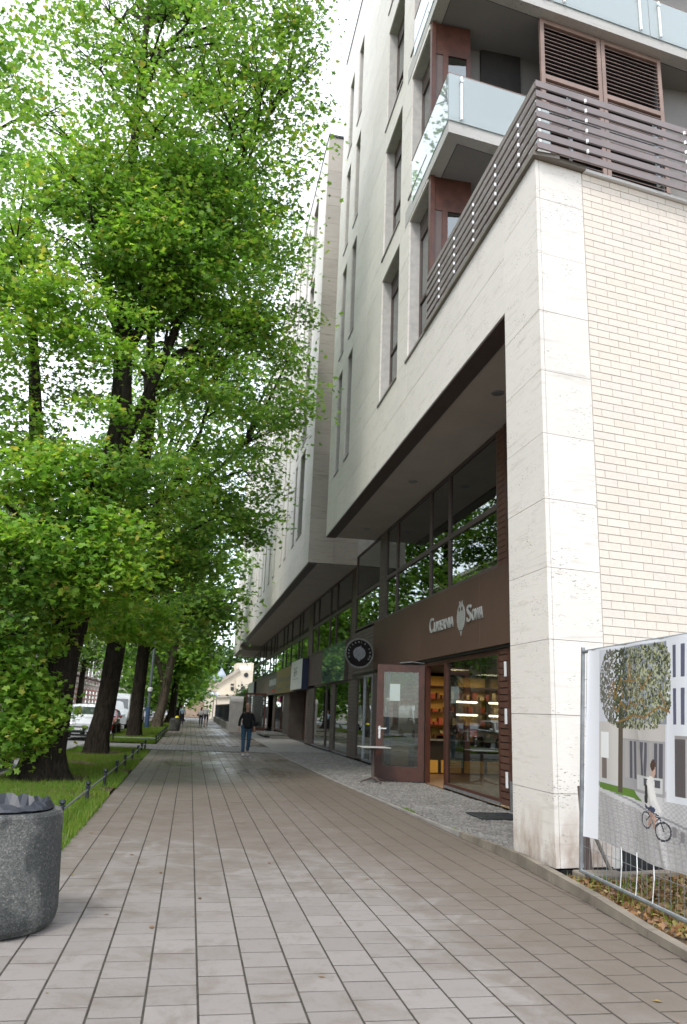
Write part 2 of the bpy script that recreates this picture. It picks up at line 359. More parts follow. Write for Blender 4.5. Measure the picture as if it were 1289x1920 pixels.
# pale band of setts crossing the pavement, then paving again
bd = thing('sett_band', None, None); tag(bd, kind='structure')
b = MB(); b.poly([(-4.0,31.5,-0.006),(5.0,31.5,-0.006),(5.0,35.7,-0.006),(-4.0,35.7,-0.006)]); b.build('band_bed', M['joint'], bd)
b = MB()
for j in range(14):
    for i in range(30):
        x = -4.0 + 0.3*i + (0.15 if j % 2 else 0); y = 31.55 + 0.295*j
        b.box(x, x+0.27, y, y+0.265, -0.004, 0.002+rng.uniform(0,0.003))
b.build('band_setts', M['band'], bd, kind='stuff')
far = thing('far_pavement_slabs', None, None); tag(far, kind='structure')
b = MB(); b.poly([(-1.33,35.7,-0.012),(5.2,35.7,-0.012),(5.2,150,-0.012),(-1.33,150,-0.012)]); b.build('joint_bed', M['joint'], far)
b = MB()
for i in range(21):
    for j in range(80):
        x = -1.313 + PX*i; y = 35.75 + 0.96*j + (0.48 if i % 2 else 0); b.box(x+0.012, x+PX-0.012, y, y+0.94, -0.01, 0.0)
b.build('slab_field', M['slab'], far, kind='stuff')
b = MB(); b.poly([(-14,112,-0.005),(60,112,-0.005),(60,119,-0.005),(-14,119,-0.005)]); b.build('cross_street', M['band'], **st)
# kerb between pavement and cobbles: individual kerbstones
kk = thing('shop_kerb', None, None); tag(kk, kind='structure')
ys = [4.2, 5.2, 6.2, 7.2, 8.2, 9.2] + [10.2+i for i in range(26)]
for y0, y1 in zip(ys, ys[1:]):
    a, c_ = kx(y0), kx(y1); h0, h1 = [max(0.025, min(0.12, 0.12-(q-9.3)*0.03)) if q > 9.3 else 0.07+0.05*max(0, (q-6.2)/3.1) if q > 6.2 else 0.06 for q in (y0, y1)]
    w = 0.10 if y0 < 9 else 0.075
    b = MB(); b.hexa([(a,y0+.006,-.1),(a+w,y0+.006,-.1),(c_+w,y1-.006,-.1),(c_,y1-.006,-.1),(a+.008,y0+.006,h0),(a+w,y0+.006,h0),(c_+w,y1-.006,h1),(c_+.008,y1-.006,h1)])
    b.build('kerbstone', M['kerb'] if y0 < 11 else M['kerb_far'], kk)
# cobbled strip in front of the shops
cb = thing('cobbled_strip', None, None); tag(cb, kind='structure')
b = MB()
for y0, y1 in zip(range(9, 32), range(10, 33)):
    b.poly([(kx(y0)+0.07,y0,0.018),(6.0,y0,0.018),(6.0,y1,0.018),(kx(y1)+0.07,y1,0.018)])
b.build('cobble_bed', M['joint'], cb)
b = MB(); y = 9.0
while y < 32:
    dy = 0.075 if y < 20 else 0.11; x = kx(y) + 0.09 + rng.uniform(0, 0.03)
    while x < 5.82:
        w = dy*rng.uniform(0.8, 1.25); h = 0.035 + rng.uniform(-0.006, 0.008); e = dy*0.16; jy = rng.uniform(-.01,.01)
        x1, y0_, y1_ = x+w-0.012, y+jy, y+jy+dy-0.012; n = len(b.v)
        b.v += [(x,y0_,.01),(x1,y0_,.01),(x1,y1_,.01),(x,y1_,.01),(x+e,y0_+e,h),(x1-e,y0_+e,h),(x1-e,y1_-e,h),(x+e,y1_-e,h)]
        for q in ((4,5,6,7),(0,1,5,4),(1,2,6,5),(2,3,7,6),(3,0,4,7)): b.f.append(tuple(n+i for i in q)); b.mi.append(0)
        x += w
    y += dy
b.build('cobbles', M['cobble'], cb, kind='stuff')
b = MB(); b.poly([(3.55,31.6,0.012),(6.0,31.6,0.012),(6.0,112,0.012),(3.9,112,0.012)]); b.build('shop_pavement', M['cobble'], **st)
# metal grate in the cobbles
gt = thing('floor_grate', 'dark metal entrance grate let into the cobbles beside the corner pier', 'grate', (4.86, 12.75, 0.04))
b = MB(); b.box(-0.03,0.75,-0.04,0,0,0.022); b.box(-0.03,0.75,0.70,0.74,0,0.022); b.box(-0.03,0,0,0.70,0,0.022); b.box(0.72,0.75,0,0.70,0,0.022); b.build('grate_frame', M['iron'], gt)
q = MB(); q.box(0.0,0.72,0,0.018,0,0.016); q = q.data('bar', M['iron'])
for i in range(20): link('bar', q, gt, (0, 0.01+i*0.035, 0))
# verges
def verge(y0, y1, x1=-1.36):
    b = MB(); n = int((y1-y0)/0.8)
    for i in range(n):
        for j in range(5):
            ya, yb = y0+(y1-y0)*i/n, y0+(y1-y0)*(i+1)/n; xa, xb = -3.98+(x1+3.98)*j/5, -3.98+(x1+3.98)*(j+1)/5
            hz = lambda x, y: 0.012 + 0.05*math.sin(pi*(x+3.98)/(x1+3.98))*(0.6+0.4*math.sin(y*1.3))
            b.poly([(xa,ya,hz(xa,ya)),(xb,ya,hz(xb,ya)),(xb,yb,hz(xb,yb)),(xa,yb,hz(xa,yb))])
    return b.build('verge_soil', M['soil'], smooth=True, **st)
verge(7.6, 31.4); verge(35.8, 110)
def blades(name, n, area, hgt, wid, mat, dens=None, parent=None, label=None, cat=None):
    x = nr.uniform(area[0], area[1], n); y = area[2] + (area[3]-area[2])*nr.uniform(0,1,n)**(1.6 if area[3]-area[2] > 10 else 1)
    if dens is not None:
        kmask = dens(x, y); x, y = x[kmask], y[kmask]
    n = len(x); a = nr.uniform(0, 2*pi, n); h = hgt*nr.uniform(0.45, 1.2, n); ln = nr.uniform(0, 0.6, n)*h; b_ = nr.uniform(0, 2*pi, n)
    z0 = area[4] if len(area) > 4 else 0.02
    v = np.zeros((n, 3, 3)); dx, dy = np.cos(a)*wid, np.sin(a)*wid
    v[:,0] = np.stack([x-dx, y-dy, np.full(n, z0)], 1); v[:,1] = np.stack([x+dx, y+dy, np.full(n, z0)], 1)
    v[:,2] = np.stack([x+np.cos(b_)*ln, y+np.sin(b_)*ln, z0+h], 1)
    return rawmesh(name, v.reshape(-1,3), 3, mat, parent, label, cat)
def rawmesh(name, v, per, mat, parent=None, label=None, cat=None, kind='stuff'):
    n = len(v)//per; me = bpy.data.meshes.new(name)
    me.vertices.add(len(v)); me.vertices.foreach_set('co', v.astype(np.float32).ravel())
    me.loops.add(len(v)); me.loops.foreach_set('vertex_index', np.arange(len(v), dtype=np.int32))
    me.polygons.add(n); me.polygons.foreach_set('loop_start', np.arange(0, len(v), per, dtype=np.int32))
    me.update(calc_edges=True); me.validate(); me.materials.append(mat)
    return link(name, me, parent, label=label, cat=cat, kind=kind)
TR = [(-2.98,18.35,0.85), (-2.88,27.4,0.75), (-2.78,43.5,0.7), (-2.2,62,0.6)]
def dens(x, y):
    k_ = np.ones(len(x), bool)
    for tx, ty, tr in TR: k_ &= ((x-tx)**2 + (y-ty)**2) > (tr*1.25*nr.uniform(0.7,1.35,len(x)))**2
    pat = np.sin(x*2.1+1)*np.sin(y*1.3)+np.sin(x*5+y*3)*0.4
    k_ &= (pat > -0.35+nr.uniform(-.5,.5,len(x))); return k_
blades('grass', 120000, (-3.95,-1.30,9.2,31.2,0.02), 0.10, 0.006, M['grass'], dens, label='rough green grass on the verge around the nearest two street trees', cat='grass')
blades('grass', 16000, (-3.95,-1.28,7.6,14,0.0), 0.12, 0.005, M['grass'], None, label='sparse grass growing behind the concrete bin at the paving edge', cat='grass')
blades('grass', 50000, (-3.95,-1.36,35.9,75,0.02), 0.11, 0.012, M['grass'], dens, label='bright grass on the further verge past the pale sett band', cat='grass')

# ------------------------------------------------------------------ buildings
AX, SX = 4.12, 5.85
def facade(parent, X, cols, rows, holes, mat, joined=False, thick=0.04, depth=0.34, gap=0.005, skip=None):
    """stone panels on a backing wall; holes = [(y0,y1,z0,z1)]; faces -X"""
    back = MB(); pn = MB()
    for y0, y1 in zip(cols, cols[1:]):
        for z0, z1 in zip(rows, rows[1:]):
            cy, cz = (y0+y1)/2, (z0+z1)/2
            if any(h[0] < cy < h[1] and h[2] < cz < h[3] for h in holes): continue
            if skip and skip(cy, cz): continue
            back.box(X+thick, X+depth, y0, y1, z0, z1)
            j = rng.uniform(0, 0.003)
            if joined: pn.box(X-j, X+thick-.002, y0+gap, y1-gap, z0+gap, z1-gap)
            else:
                q = MB(); q.box(X-j, X+thick-.002, y0+gap, y1-gap, z0+gap, z1-gap); q.build('stone_panel', mat, parent)
    if joined: pn.build('stone_panels', mat, parent, kind='stuff')
    back.build('wall', M['wall'], parent)

def window(parent, X, y0, y1, z0, z1, slot=False, depth=0.26):
    """recessed window facing -X, with panel over it, transom, sill"""
    w = MB(); x = X+depth; f = 0.06
    top = z1 - (0.5 if not slot else 0.05)
    w.box(x, x+.07, y0, y0+f, z0, z1); w.box(x, x+.07, y1-f, y1, z0, z1)
    w.box(x+.002, x+.068, y0+f, y1-f, z0, z0+0.10)
    if slot: w.box(x+.002, x+.068, y0+f, y1-f, z1-f, z1)
    else:
        for kz in range(5): w.box(x-0.004*(kz % 2), x+.066, y0+f, y1-f, top+kz*0.1, top+kz*0.1+0.094)
    tz = z0+1.35 if not slot else z0+1.7; w.box(x-.004, x+.06, y0+f, y1-f, tz, tz+.07)
    fr = w.build('window', M['frame'], parent)
    g = MB(); g.box(x+.03, x+.04, y0+f, y1-f, z0+.10, tz); g.build('pane', M['glass_up'], fr)
    g = MB(); g.box(x+.03, x+.04, y0+f, y1-f, tz+.07, top if not slot else z1-f); g.build('pane', M['glass_up'], fr)
    g = MB(); g.box(X-.03, x, y0, y1+(.0 if slot else .12), z0-.07, z0-.012); g.build('sill', M['cap'], fr)
    return fr

# --- corner building (podium + upper tower)
A = thing('apartment_building', 'pale travertine corner apartment block with brick side wall and terrace above', 'building', (AX, 8.6, 0))
A.location = (0,0,0)
flo = [(9.37, 12.9), (13.62, 17.0), (17.82, 21.15), (22.0, 25.2)]
holes = []; 
for z0, z1 in flo:
    holes += [(13.84, 15.3, z0, z1), (16.2, 18.0, z0, z1), (21.95, 22.75, z0, z1), (23.65, 24.45, z0, z1)]
rows = [7.5, 8.43, 9.37]
for i, (z0, z1) in enumerate(flo):
    for k_ in range(1, 5): rows.append(z0+(z1-z0)*k_/4)
    rows.append(flo[i+1][0] if i < 3 else 26.3)
rows.append(27.4)
facade(A, AX, [13.84, 15.3, 16.2, 18.0, 19.95, 21.95, 22.75, 23.65, 24.45, 25.6], rows, holes, M['trav'])
for i, h in enumerate(holes): window(A, AX, *h, slot=(h[0] > 20))
# podium front: lintel and corner pier
facade(A, AX, [9.75, 11.8, 13.84], [7.5, 8.43, 9.30], [], M['trav'], depth=0.30)
D = Vector((0.989, 0.148, 0)).normalized(); NV = Vector((-D.y, D.x, 0)) # along / into the south wall
C0 = Vector((AX, 8.6, 0))
def sbox(b, u0, u1, w0, w1, z0, z1):
    c = [C0 + D*u + NV*w for u, w in ((u0,w0),(u1,w0),(u1,w1),(u0,w1))]
    b.hexa([(p.x,p.y,z0) for p in c] + [(p.x,p.y,z1) for p in c])
zr = [0.06] + [0.845+0.871*i for i in range(10)]; zr[-1] = 8.68; zr.append(9.30)
b = MB()
b.hexa([(AX+.04, 8.65, .06), (AX+.9, 8.78, .06), (AX+.9, 9.75, .06), (AX+.04, 9.75, .06), (AX+.04, 8.65, 9.3), (AX+.9, 8.78, 9.3), (AX+.9, 9.75, 9.3), (AX+.04, 9.75, 9.3)])
b.build('pier_core', M['wall'], A)
for z0, z1 in zip(zr, zr[1:]):
    j = rng.uniform(0, .002)
    q = MB(); q.hexa([(AX-j,8.605,z0+.003),(AX+.038,8.66,z0+.003),(AX+.038,9.75,z0+.003),(AX-j,9.75,z0+.003),(AX-j,8.605,z1-.003),(AX+.038,8.66,z1-.003),(AX+.038,9.75,z1-.003),(AX-j,9.75,z1-.003)]); q.build('stone_panel', M['trav'], A)
    q = MB(); sbox(q, 0.006, 0.062, -j, 0.04, z0+.003, z1-.003); q.build('stone_edge', M['trav'], A)
    q = MB(); sbox(q, 0.068, 0.775, -j, 0.04, z0+.003, z1-.003); q.build('stone_panel', M['trav'], A)
# brick side wall
b = MB(); sbox(b, 0.78, 7.5, 0.015, 0.60, -0.3, 9.30); b.build('brick_wall_core', M['mortar'], A)
BW, BH = 0.335, 0.1065
bricks = []
r_ = 0; z = 0.35
while z < 9.25:
    offs = [-0.19, 0.0, -0.19+0.168, -0.19+0.168-0.335+0.12][0 if r_ % 2 else 1]
    u = 0.783 + offs
    while u < 7.4:
        a, c_ = max(u, 0.783), u+BW
        if c_-a > 0.05: bricks.append((a+.004, c_-.004, z+.004, z+BH-.005))
        u += BW
    z += BH; r_ += 1
def bkey(q):
    p = C0 + D*(q[0]+q[1])*0.5 + Vector((0,0,q[2])) - Vector((0,0,H)); zz = p.dot(W_)
    x = 644.5 + F*p.dot(R_)/zz; y = 960 - F*p.dot(U_)/zz
    return p.length if (x < 1300 and y > 300 and not (q[2] < 2.35)) else 1e6
bricks.sort(key=bkey); far_b = MB(); bm_ = {}
for i, (u0, u1, z0, z1) in enumerate(bricks):
    w = rng.uniform(-0.002, 0.002)
    if i < 300:
        key = (round(u1-u0, 2), rng.randrange(4))
        if key not in bm_:
            q = MB(); o_ = C0.copy(); L = u1-u0; e = .004
            cs = [D*uu + NV*ww for uu, ww in ((0,w),(L,w),(L,.02),(0,.02))]
            q.hexa([(p.x,p.y,0) for p in cs] + [(p.x,p.y,z1-z0) for p in cs]); bm_[key] = q.data('brick', M['brick'])
        p = C0 + D*u0; link('brick', bm_[key], A, (p.x, p.y, z0))
    else: sbox(far_b, u0, u1, w, .02, z0, z1)
far_b.build('bricks', M['brick'], A, kind='stuff')
# coping on podium
b = MB(); b.box(AX-.06, AX+.34, 8.52, 13.84, 9.302, 9.37); sbox(b, 0.29, 0.80, -0.08, 0.3, 9.303, 9.368); b.build('coping', M['cap'], A)
b = MB(); sbox(b, 0.80, 7.5, -0.06, 0.3, 9.302, 9.345); b.build('coping_strip', M['white'], A)
b = MB(); b.hexa([(x,y,z) for z in (9.24,9.29) for x,y in ((AX+.31,9.0),(11.4,10.1),(11.4,14.3),(AX+.31,13.8))]); b.build('terrace_floor', M['under'], A)
# soffit over the arcade
b = MB(); b.box(AX+.34, 7.0, 9.75, 25.6, 7.50, 7.62); b.build('soffit', M['soffit'], A)
b = MB(); b.box(AX+.005, AX+.34, 9.75, 25.6, 7.47, 7.499); b.build('soffit_edge', M['frame'], A)
for p in ((5.12,12.52), (5.18,18.42), (5.2,24.0)):
    b = MB(); b.lathe([(0.0,-.012),(0.085,-.012),(0.11,-.016),(0.125,-.004),(0.125,0.0)], (p[0], p[1], 7.499), 20); b.build('soffit_lamp', M['galv'], A)
# end faces of tower: south return at Y=13.84, top cap
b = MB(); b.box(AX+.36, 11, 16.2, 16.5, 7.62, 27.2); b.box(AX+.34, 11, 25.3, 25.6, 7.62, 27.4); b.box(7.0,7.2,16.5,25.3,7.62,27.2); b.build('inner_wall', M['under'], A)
b = MB(); b.box(AX-.03, 11, 13.8, 25.64, 27.4, 27.5); b.build('roof_coping', M['iron'], A)
# loggia corner: red brown frames facing the street end
lg = []
for i, (z0, z1) in enumerate(flo):
    b = MB(); b.box(AX+.02, AX+.12, 13.70, 13.838, z0, z1+.1); b.box(AX+.12, AX+.95, 13.74, 13.80, z1-.75, z1+.1); b.box(AX+.30, AX+.42, 13.73, 13.80, z0, z1-.75); b.box(AX+.86, AX+.95, 13.73, 13.80, z0, z1-.75)
    fr = b.build('loggia_door', M['red'], A)
    b = MB(); b.box(AX+.42, AX+.86, 13.76, 13.77, z0+.05, z1-.75); b.build('pane', M['glass_up'], fr)
    b = MB(); b.box(AX+.12, AX+.30, 13.755, 13.79, z0, z1-.75); b.build('door_panel', M['frame'], fr)
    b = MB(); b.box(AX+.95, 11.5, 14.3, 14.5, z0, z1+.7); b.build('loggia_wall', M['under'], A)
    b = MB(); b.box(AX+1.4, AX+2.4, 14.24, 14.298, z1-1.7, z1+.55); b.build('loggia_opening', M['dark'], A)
# balcony slabs, glass balustrades
def slabz(name, ys, yl, z, x1, glass=True, h=0.42):
    t = (.132)
    b = MB(); c = [(AX-.012, ys), (x1, ys+t*(x1-AX)), (x1, yl+.3), (AX+.335, yl), (AX-.012, yl)]
    b.poly([(x,y,z+h) for x, y in c]); 
    for i in range(len(c)):
        p, q = c[i], c[(i+1) % len(c)]; b.poly([(p[0],p[1],z),(q[0],q[1],z),(q[0],q[1],z+h),(p[0],p[1],z+h)])
    b.poly([(x,y,z) for x, y in reversed(c)])
    o = b.build(name, M['slabconc'], A)
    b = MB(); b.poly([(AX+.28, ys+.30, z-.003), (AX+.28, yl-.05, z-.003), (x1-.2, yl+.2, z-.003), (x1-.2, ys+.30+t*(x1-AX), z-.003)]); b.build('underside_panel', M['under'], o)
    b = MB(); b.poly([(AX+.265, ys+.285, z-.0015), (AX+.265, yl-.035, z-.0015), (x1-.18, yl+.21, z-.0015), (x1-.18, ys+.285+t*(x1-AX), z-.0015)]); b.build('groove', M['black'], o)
    if glass:
        zg = z+h
        def pane(p, q, nm='glass_panel'):
            b = MB(); d = Vector((q[0]-p[0], q[1]-p[1])).normalized()*0.01; n = Vector((-d.y, d.x))
            b.hexa([(p[0]+d.x,p[1]+d.y,zg-.15),(q[0]-d.x,q[1]-d.y,zg-.15),(q[0]-d.x+n.x,q[1]-d.y+n.y,zg-.15),(p[0]+d.x+n.x,p[1]+d.y+n.y,zg-.15)]+
                   [(p[0]+d.x,p[1]+d.y,zg+.98),(q[0]-d.x,q[1]-d.y,zg+.98),(q[0]-d.x+n.x,q[1]-d.y+n.y,zg+.98),(p[0]+d.x+n.x,p[1]+d.y+n.y,zg+.98)])
            return b.build(nm, M['frost'], A)
        xs = AX-.03; pane((xs, yl-.6), (xs, ys-.02))
        x = xs; n = max(1, int((x1-xs)/2.1))
        for i in range(n):
            xa, xb = xs+(x1-xs)*i/n, xs+(x1-xs)*(i+1)/n
            g = pane((xa, ys-.03+t*(xa-AX)), (xb, ys-.03+t*(xb-AX)))
            for xp in (xa+.28, xb-.28):
                b = MB(); yy = ys+.04+t*(xp-AX); b.box(xp-.02, xp+.02, yy-.13, yy-.09, zg-.12, zg+.92); p = b.build('post', M['white'], g)
                b = MB(); b.tube([(xp, yy-.15, zg+.8), (xp, yy-.06, zg+.8)], .035, 8); b.build('clamp', M['chrome'], g)
        b = MB(); b.tube([(xs, yl-.6, zg+1.0), (xs, ys-.02, zg+1.0), (x1, ys-.02+t*(x1-AX), zg+1.0)], .014, 6); b.build('handrail', M['louv'], A)
slabz('balcony_slab', 12.40, 15.66, 12.97, 6.45)
slabz('balcony_slab', 12.56, 15.66, 17.15, 12.0)
slabz('balcony_slab', 12.56, 15.66, 21.35, 12.0)
# fascia seam stones on the upper slab
# louvre screens standing on the terrace
def louvre(x0, x1):
    y0 = 13.10+(x0-6.5)*.134; y1 = 13.10+(x1-6.5)*.134
    f = MB()
    def lb(b, xa, xb, dy0, dy1, z0, z1):
        ya, yb = 13.10+(xa-6.5)*.134, 13.10+(xb-6.5)*.134
        b.hexa([(xa,ya+dy0,z0),(xb,yb+dy0,z0),(xb,yb+dy1,z0),(xa,ya+dy1,z0),(xa,ya+dy0,z1),(xb,yb+dy0,z1),(xb,yb+dy1,z1),(xa,ya+dy1,z1)])
    lb(f, x0, x0+.10, 0, .08, 13.4, 17.14); lb(f, x1-.10, x1, 0, .08, 13.4, 17.14); lb(f, x0+.10, x1-.10, .002, .078, 17.02, 17.14); lb(f, x0+.10, x1-.10, .002, .078, 15.50, 15.62)
    fo = f.build('louvre_screen', M['louv'], A)
    z = 13.45
    while z < 16.95:
        if not (15.4 < z < 15.62):
            b = MB(); ya, yb = 13.10+(x0+.1-6.5)*.134, 13.10+(x1-.1-6.5)*.134
            b.hexa([(x0+.1,ya+.005,z),(x1-.1,yb+.005,z),(x1-.1,yb+.07,z+.055),(x0+.1,ya+.07,z+.055),(x0+.1,ya+.005,z+.012),(x1-.1,yb+.005,z+.012),(x1-.1,yb+.07,z+.067),(x0+.1,ya+.07,z+.067)])
            b.build('louvre_slat', M['louv'], fo)
        z += 0.108
    b = MB(); lb(b, x0+.05, x1-.05, .16, .18, 13.4, 17.1); b.build('louvre_backing', M['black'], fo)
louvre(6.50, 8.10); louvre(8.12, 9.80)
b = MB(); b.box(6.45, 12, 14.4, 14.6, 9.3, 13.4); b.build('terrace_wall', M['under'], A)
b = MB()
for x in (6.5, 8.0, 9.6): b.box(x, x+.14, 13.2+(x-6.5)*.134, 13.3+(x-6.5)*.134, 9.3, 13.4)
b.build('terrace_posts', M['louv'], A)
# terrace railing
RL = thing('terrace_railing', 'dark brown slatted railing running round the terrace corner above the brick wall', 'railing')
RC = Vector((AX-.03, 8.44, 0)); tS = .135
for i in range(7):
    zt = 10.50-.172*i; b = MB(); y2 = 8.44+tS*5.6
    b.hexa([(RC.x,RC.y,zt-.105),(RC.x+5.6,y2,zt-.105),(RC.x+5.6,y2+.03,zt-.105),(RC.x+.03,RC.y+.03,zt-.105),(RC.x,RC.y,zt),(RC.x+5.6,y2,zt),(RC.x+5.6,y2+.03,zt),(RC.x+.03,RC.y+.03,zt)])
    b.build('rail_slat', M['rail'], RL)
    b = MB(); b.box(RC.x, RC.x+.03, RC.y+.035, 13.75, zt-.105, zt-.002); b.build('rail_slat', M['rail'], RL)
for x in (0.55, 2.05, 3.5): 
    b = MB(); y = 8.44+tS*x; b.box(RC.x+x, RC.x+x+.045, y+.032, y+.075, 9.35, 10.48); b.build('rail_post', M['galv'], RL)
for y in (9.3, 10.6, 11.9, 13.2):
    b = MB(); b.box(RC.x+.032, RC.x+.075, y, y+.045, 9.37, 10.48); b.build('rail_post', M['galv'], RL)
fx = MB(); fx.tube([(0,0,0),(0,0,.055)], .018, 8); fx = fx.data('clip', M['white'])
for i in range(6):
    for x in (.80, 2.55, 4.2): link('clip', fx, RL, (RC.x+x, 8.40+tS*x, 9.47+.172*i))
for i in range(5):
    for y in (9.0, 9.9, 10.9, 11.9, 12.8): link('clip', fx, RL, (RC.x-.03, y, 9.47+.172*i))
for zt in (10.16, 9.985):
    b = MB(); b.tube([(RC.x+.3, 8.56+tS*.3, zt), (RC.x+5.5, 8.56+tS*5.5, zt)], .024, 6); b.build('white_tube', M['white'], RL)
    b = MB(); b.tube([(RC.x+.10, 8.7, zt), (RC.x+.10, 13.5, zt)], .02, 6); b.build('white_tube', M['white'], RL)

# --- second block
B = thing('apartment_building', 'long pale travertine block with narrow slot windows beyond the corner building', 'building')
B.location = (0,0,0)
BX = 3.97; hb = []; fb = [(8.9, 12.65), (13.1, 16.8), (17.3, 21.0), (21.5, 25.2)]
wy = [(31.2, 32.7, 0)] + [(y, y+.65, 1) for y in (33.8, 36.9, 38.9, 42.4, 45.2, 48.1, 50.2, 52.8, 55.5, 57.6, 60.0, 62.6, 65.0)]
for z0, z1 in fb:
    for y0, y1, s_ in wy: hb.append((y0, y1, z0, z1))
cols = sorted({28.72, 70.3} | {y for w in wy for y in w[:2]}); rws = [7.16, 8.03]
for z0, z1 in fb: rws += [z0, (z0+z1)/2, z1]
rws += [26.45]
cols2 = sorted(set(cols) | {29.6, 30.4, 35.3, 40.6, 68.0})
facade(B, BX, cols2, rws, hb, M['trav'], joined=True)
for h in hb: window(B, BX, *h, slot=(h[0] > 33))
zz = [7.16+.877*i for i in range(23)]
for z0, z1 in zip(zz, zz[1:]):
    for xa, xb in ((BX, 4.95), (4.95, 5.9)):
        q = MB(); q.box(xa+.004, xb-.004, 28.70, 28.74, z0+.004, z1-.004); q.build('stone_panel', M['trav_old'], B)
b = MB(); b.box(BX+.04, 9, 28.742, 29.0, 7.17, 26.4); b.build('end_wall', M['wall'], B)
b = MB(); b.box(BX-.03, 9, 28.65, 80.3, 26.46, 26.56); b.build('roof_coping', M['iron'], B)
b = MB(); b.box(BX+.34, 7, 29.0, 70.3, 7.14, 7.25); b.build('soffit', M['soffit'], B)
b = MB(); b.box(BX+.004, BX+.34, 28.75, 70.3, 7.10, 7.158); b.build('soffit_edge', M['frame'], B)
Cb = thing('apartment_building', 'lowest hanging pale end bay of the travertine row, furthest up the street', 'building')
h3 = [(y, y+.7, z0, z1) for y in (72.5, 74.5, 77) for z0, z1 in fb]
facade(Cb, 3.90, [70.35, 71.4, 72.5, 73.2, 74.5, 75.2, 77, 77.7, 80], [6.72, 8.0]+rws[2:], h3, M['trav'], joined=True)
for h in h3: window(Cb, 3.90, *h, slot=True)
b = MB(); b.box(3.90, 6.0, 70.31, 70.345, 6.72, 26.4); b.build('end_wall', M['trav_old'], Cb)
b = MB(); b.box(4.24, 7, 70.36, 80, 6.7, 6.8); b.build('soffit', M['soffit'], Cb)

# ------------------------------------------------------------------ shopfronts
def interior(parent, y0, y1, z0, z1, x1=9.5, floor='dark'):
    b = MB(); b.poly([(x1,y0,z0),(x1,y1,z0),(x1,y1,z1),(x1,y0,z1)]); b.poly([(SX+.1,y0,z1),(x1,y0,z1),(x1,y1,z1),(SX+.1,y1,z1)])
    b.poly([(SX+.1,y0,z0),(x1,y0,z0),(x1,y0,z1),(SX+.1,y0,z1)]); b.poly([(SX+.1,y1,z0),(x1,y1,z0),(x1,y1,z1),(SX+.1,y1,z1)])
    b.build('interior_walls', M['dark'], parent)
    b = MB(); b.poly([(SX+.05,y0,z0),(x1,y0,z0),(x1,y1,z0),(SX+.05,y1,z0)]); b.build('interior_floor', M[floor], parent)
def glaz(parent, y0, y1, z0, z1, glass='shopglass', fm='frame', f=0.07, sill=None, name='shop_window', x=SX):
    b = MB(); b.box(x,x+.09,y0,y0+f,z0,z1); b.box(x,x+.09,y1-f,y1,z0,z1); b.box(x+.002,x+.088,y0+f,y1-f,z0,z0+f); b.box(x+.002,x+.088,y0+f,y1-f,z1-f,z1)
    o = b.build(name, M[fm], parent)
    g = MB(); g.box(x+.04,x+.052,y0+f,y1-f,z0+f,z1-f); g.build('pane', M[glass], o)
    if sill: g = MB(); g.box(x-.03,x-.002,y0+.01,y1-.01,z0-.02,z0+.03); g.build('sill', M['galv'], o)
    return o
def boards(parent, y0, y1, z0, z1, mat='board', pitch=.125, x=SX):
    b = MB(); b.box(x+.03, x+.10, y0, y1, z0, z1); b.build('board_backing', M['black'], parent)
    q = MB(); q.hexa([(x,y0,0),(x+.03,y0,0),(x+.03,y1,0),(x,y1,0),(x-.012,y0,pitch-.022),(x+.03,y0,pitch-.022),(x+.03,y1,pitch-.022),(x-.012,y1,pitch-.022)]); q = q.data('cladding_board', M[mat])
    z = z0
    while z+pitch <= z1+.01: link('cladding_board', q, parent, (0,0,z)); z += pitch
def upper(parent, ys, zt=5.87, z0=4.6, z1=7.48):
    for a, c_ in zip(ys, ys[1:]):
        glaz(parent, a, c_, z0, zt, 'glass_up', f=.06, name='upper_window'); glaz(parent, a, c_, zt, z1, 'glass_up', f=.06, name='upper_window')

S1 = thing('confectionery_shopfront', 'brown bakery shopfront with lit shelves and an open door beside the stone pier', 'shopfront')
interior(S1, 13.6, 28.4, 4.56, 7.48); interior(S1, 13.6, 25.3, 0.05, 3.0, 11.5, 'floor_in')
b = MB(); b.box(SX-.02, SX+.1, 9.75, 13.95, 0.02, 7.48); b.build('side_panel', M['red'], S1)
b = MB(); b.box(SX-.03, SX-.022, 13.0, 13.9, 0.02, 0.55); b.build('kick_plate', M['galv'], S1)
boards(S1, 13.96, 14.38, 0.10, 3.0, 'redboard', .125); boards(S1, 13.96, 14.38, 4.6, 7.48, 'redboard', .125)
for z in (.42, 1.55, 2.42):
    b = MB(); b.box(SX-.05, SX-.024, 13.99, 14.05, z, z+.28); b.build('white_bracket', M['white'], S1)
glaz(S1, 14.40, 17.72, 0.10, 2.96, fm='red', f=.09, sill=True)
b = MB(); b.box(SX, SX+.1, 17.72, 17.84, 0.04, 2.99); b.box(SX-.02, SX+.1, 19.20, 19.34, 0.04, 2.99); b.box(SX+.002, SX+.098, 17.84, 19.2, 2.86, 2.99); b.build('door_frame', M['red'], S1)
b = MB(); b.box(SX-.02, SX+.2, 17.84, 19.2, 0.03, 0.055); b.build('threshold', M['floor_in'], S1)
for z in (.35, 1.5, 2.6):
    b = MB(); b.tube([(SX-.05,19.27,z),(SX-.05,19.27,z+.14)], .022, 8); b.build('hinge', M['galv'], S1)
